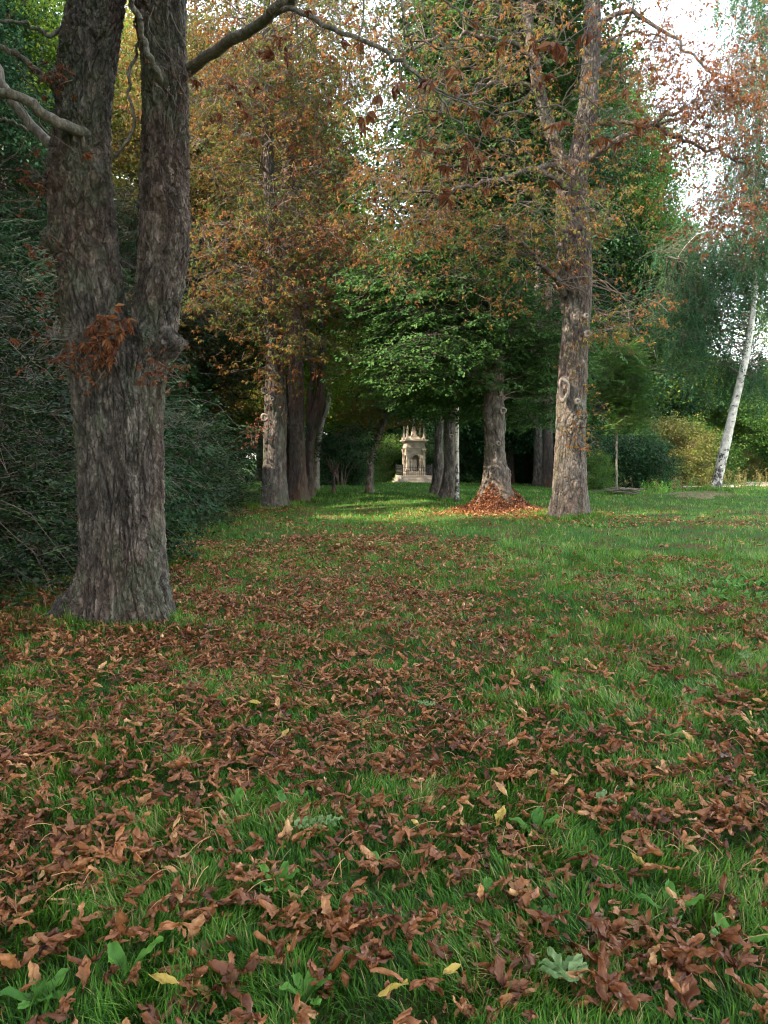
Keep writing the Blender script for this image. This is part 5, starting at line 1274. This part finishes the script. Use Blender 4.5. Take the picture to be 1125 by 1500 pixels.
def mound():
    p = (12.3, 29.6); nu, nv = 48, 12; V = []
    for k in range(nu):
        a = k * 2 * math.pi / nu
        for m_ in range(nv):
            u = m_ / (nv - 1); rr = (1.5 + .35 * math.sin(a * 3 + 1) + .25 * math.sin(a * 7) + .12 * math.sin(a * 13)) * u
            x = p[0] + rr * math.cos(a) - .4 * u; y = p[1] + rr * .5 * math.sin(a) - .4
            V.append((x, y, float(gz(x, y)) + .05 * (1 - u**2) - .012 + .02 * math.sin(x * 9) * math.cos(y * 7) * (1 - u)))
    idx = np.arange(nu * nv).reshape(nu, nv); idn = np.roll(idx, -1, 0)
    q = np.stack([idx[:, :-1], idx[:, 1:], idn[:, 1:], idn[:, :-1]], -1).reshape(-1, 4)
    tag(mk('earth_mound', np.array(V), [q], M['earth'], smooth=True), kind='structure')
mound()
def log_pile():
    p = ground(915, 724); mb = MB()
    for k in range(16):
        a = random.uniform(-.5, .5); L = random.uniform(.4, 1.1); c_ = p + np.array((random.gauss(.1, .4), random.gauss(0, .25), random.uniform(.03, .25)))
        d_ = np.array((math.cos(a), math.sin(a), random.uniform(-.15, .15))) * L / 2
        V, q = tubes(spline([c_ - d_, c_ + (0, 0, .03), c_ + d_], 6)[None], np.full((1, 6), random.uniform(.015, .04)), 6); mb.add(V, quads=q)
    tag(mb.build('brushwood_pile', [M['twig']], None, origin=p), 'low pile of brown brushwood beside the young slender tree', 'wood pile')
log_pile()

# ------------------------------------------------------------------ monument
def box(mb, c, s, bev=0.0, mat=0, top=1.0):
    """box from centre of its base, size s; top<1 tapers"""
    x, y, z = s[0] / 2, s[1] / 2, s[2]
    b_ = min(bev, x * .4, y * .4, z * .4)
    L = []
    for zz, k, ins in ((0, 1.0, b_), (b_, 1.0, 0), (z - b_, top, 0), (z, top, b_)) if b_ > 0 else ((0, 1.0, 0), (z, top, 0)):
        L.append([(c[0] + sx * (x * k - ins), c[1] + sy * (y * k - ins), c[2] + zz) for sx, sy in ((-1, -1), (1, -1), (1, 1), (-1, 1))])
    n = len(L); V = np.array(L).reshape(-1, 3); Q = []
    for r_ in range(n - 1):
        for k in range(4): Q.append((r_ * 4 + k, r_ * 4 + (k + 1) % 4, r_ * 4 + 4 + (k + 1) % 4, r_ * 4 + 4 + k))
    Q.append((3, 2, 1, 0)); Q.append((n * 4 - 4, n * 4 - 3, n * 4 - 2, n * 4 - 1))
    mb.add(V, quads=Q, mat=mat)
def monument():
    q = at(607, 709, 45.0); z0 = float(gz(q[0], 45.8)) - .05
    root = empty('stone_monument', (q[0], 45.9, z0), 'small sandstone monument with arched niche, obelisk and corner pinnacles at the end of the lawn', 'monument')
    root.rotation_euler = (0, 0, R_(11)); root.scale = (.9, .9, 1.03)
    def part(name, mat, fn, smooth=False):
        mb = MB(); fn(mb); return mb.build(name, [M[mat]], root, origin=(0, 0, 0))
    zz = 0
    for k, w_ in enumerate((2.75, 2.45, 2.15)):
        part('step', 'stone_dark', lambda m, w_=w_, zz=zz: box(m, (0, 0, zz), (w_, w_, .165), .015)); zz += .162
    z1 = zz
    part('plinth', 'stone', lambda m: box(m, (0, 0, z1), (1.34, 1.34, .26), .02))
    zb = z1 + .26; hb = 1.28; w_ = 1.06; ow = .27; oh = .62
    def wall(m):
        t_ = .16
        for a in range(4):   # four walls with an arched opening each
            s_ = MB(); pts = [(-w_ / 2, 0), (-ow, 0), (-ow, oh)] + [(-ow * math.cos(u), oh + ow * math.sin(u)) for u in np.linspace(0, math.pi, 15)[1:-1]] + [(ow, oh), (ow, 0), (w_ / 2, 0), (w_ / 2, hb), (-w_ / 2, hb)]
            top = [(-w_ / 2, hb)]
            n = 17
            inner = [(-ow, 0), (-ow, oh)] + [(-ow * math.cos(u), oh + ow * math.sin(u)) for u in np.linspace(0, math.pi, 15)[1:-1]] + [(ow, oh), (ow, 0)]
            outer = [(-w_ / 2, 0), (-w_ / 2, oh)] + [(-w_ / 2 + w_ * f, hb) for f in np.linspace(0, 1, 13)] + [(w_ / 2, oh), (w_ / 2, 0)]
            ca, sa = math.cos(a * math.pi / 2), math.sin(a * math.pi / 2)
            V = []
            for (ring_, yy) in ((inner, -w_ / 2), (outer, -w_ / 2), (inner, -w_ / 2 + t_), (outer, -w_ / 2 + t_)):
                for (x, z) in ring_: V.append((x * ca - yy * sa, x * sa + yy * ca, zb + z))
            nI = len(inner); Q = []
            for k in range(nI - 1):
                Q.append((nI + k, k, k + 1, nI + k + 1)); Q.append((k, 2 * nI + k, 2 * nI + k + 1, k + 1))
            m.add(np.array(V) * (1, 1, 1), quads=Q)
    part('wall', 'stone', wall)
    part('niche_core', 'stone_dark', lambda m: box(m, (0, .3, zb), (.5, .2, hb - .1)))
    part('niche_slab', 'stone', lambda m: box(m, (-.02, -.26, zb + .0), (.3, .12, .66), .02))
    for k, a in enumerate(range(4)):
        ca, sa = math.cos(a * math.pi / 2), math.sin(a * math.pi / 2)
        def arch(m):
            P = np.array([(-ow * 1.12 * math.cos(u), -w_ / 2 - .02, zb + oh + ow * 1.12 * math.sin(u)) for u in np.linspace(0, math.pi, 20)])
            P = P @ np.array([[ca, -sa, 0], [sa, ca, 0], [0, 0, 1]]).T
            V, qd = tubes(P[None], np.full((1, 20), .035), 6); m.add(V, quads=qd)
            for s in (-1, 1):
                mm = MB(); box(mm, (s * (ow + .045), -w_ / 2 - .035, zb), (.09, .07, oh - .06), .008); box(mm, (s * (ow + .045), -w_ / 2 - .045, zb + oh - .06), (.14, .1, .07), .008)
                for Vb, Qb in zip([np.concatenate(mm.V)], [np.concatenate(mm.Q)]):
                    m.add(Vb @ np.array([[ca, -sa, 0], [sa, ca, 0], [0, 0, 1]]).T, quads=Qb)
        part('arch', 'stone', arch)
    for sx in (-1, 1):
        for sy in (-1, 1):
            def pil(m):
                c_ = (sx * (w_ / 2 + .01), sy * (w_ / 2 + .01)); box(m, (*c_, zb), (.24, .24, .12), .012); box(m, (*c_, zb + .12), (.17, .17, .98), .012); box(m, (*c_, zb + 1.1), (.26, .26, .1), .02); box(m, (*c_, zb + 1.2), (.3, .3, .06), .012)
            part('pilaster', 'stone', pil)
    ze = zb + hb
    part('architrave', 'stone', lambda m: box(m, (0, 0, ze), (1.24, 1.24, .14), .012))
    part('frieze', 'stone', lambda m: box(m, (0, 0, ze + .14), (1.16, 1.16, .2), .008))
    part('cornice', 'stone', lambda m: (box(m, (0, 0, ze + .34), (1.36, 1.36, .06), .012), box(m, (0, 0, ze + .4), (1.56, 1.56, .09), .02)))
    zt = ze + .49
    part('roof', 'stone', lambda m: box(m, (0, 0, zt), (.86, .86, .14), .0, top=.7))
    for sx in (-1, 1):
        for sy in (-1, 1):
            def pin(m):
                c_ = (sx * .55, sy * .55); box(m, (*c_, zt), (.26, .26, .13), .012); box(m, (*c_, zt + .13), (.14, .14, .58), .006, top=.55)
                V = np.array([(math.cos(a) * r_, math.sin(a) * r_, z_) for z_, r_ in ((-.035, .02), (0, .045), (.035, .03), (.06, .004)) for a in np.linspace(0, 2 * math.pi, 8, endpoint=False)]) + (*c_, zt + .745)
                idx = np.arange(32).reshape(4, 8); m.add(V, quads=np.stack([idx[:-1], np.roll(idx, -1, 1)[:-1], np.roll(idx, -1, 1)[1:], idx[1:]], -1).reshape(-1, 4))
            part('pinnacle', 'stone', pin)
    part('obelisk', 'stone', lambda m: (box(m, (0, 0, zt + .13), (.52, .52, .1), .012), box(m, (0, 0, zt + .23), (.34, .34, .78), .006, top=.42)))
    # little carved figure, one skinned surface
    zs = zt + 1.0
    me = bpy.data.meshes.new('statue')
    vs = [(0, 0, .0), (0, 0, .12), (.01, 0, .24), (.0, 0, .34), (0, 0, .385), (.0, 0, .43), (-.06, 0, .33), (-.11, -.02, .40), (-.09, -.03, .49), (.06, 0, .33), (.10, -.03, .26), (.06, -.06, .2)]
    es = [(0, 1), (1, 2), (2, 3), (3, 4), (4, 5), (3, 6), (6, 7), (7, 8), (3, 9), (9, 10), (10, 11)]
    me.from_pydata(vs, es, []); o = bpy.data.objects.new('statue', me); COL.objects.link(o); o.parent = root; o.location = (0, 0, zs)
    sm = o.modifiers.new('s', 'SKIN')
    for v, r_ in zip(me.skin_vertices[0].data, (.085, .065, .05, .055, .025, .042, .03, .02, .014, .03, .02, .014)): v.radius = (r_, r_)
    me.skin_vertices[0].data[0].use_root = True
    o.modifiers.new('b', 'SUBSURF').levels = 2; o.modifiers['b'].render_levels = 2
    me.materials.append(M['bronze'])
    # iron fence round the top step
    fr = empty('iron_fence', (q[0], 45.9, z0 + z1), 'low black wrought iron fence with spear tips around the stone monument', 'fence')
    fr.rotation_euler = (0, 0, R_(11)); fr.scale = (.9, .9, 1)
    hw = .97
    for sx in (-1, 1):
        for sy in (-1, 1):
            m = MB(); box(m, (sx * hw, sy * hw, 0), (.07, .07, .62), .008); box(m, (sx * hw, sy * hw, .62), (.1, .1, .07), .01, top=.3); m.build('post', [M['iron']], fr, origin=(0, 0, 0))
    for a in range(4):
        ca, sa = math.cos(a * math.pi / 2), math.sin(a * math.pi / 2); m = MB()
        for z_ in (.1, .46): box(m, (0, -hw, z_), (hw * 2 - .07, .03, .03))
        for k in range(13):
            x = -hw + .14 + k * (2 * hw - .28) / 12; box(m, (x, -hw, .02), (.02, .02, .56)); box(m, (x, -hw, .56), (.05, .03, .08), top=.1)
            if k < 12: ring(m, (x + .065, -hw, .30), .05, .009, n=12, k=4)
        for i_ in range(len(m.V)): m.V[i_] = m.V[i_] @ np.array([[ca, -sa, 0], [sa, ca, 0], [0, 0, 1]]).T
        m.build('fence_panel', [M['iron']], fr, origin=(0, 0, 0))
monument()
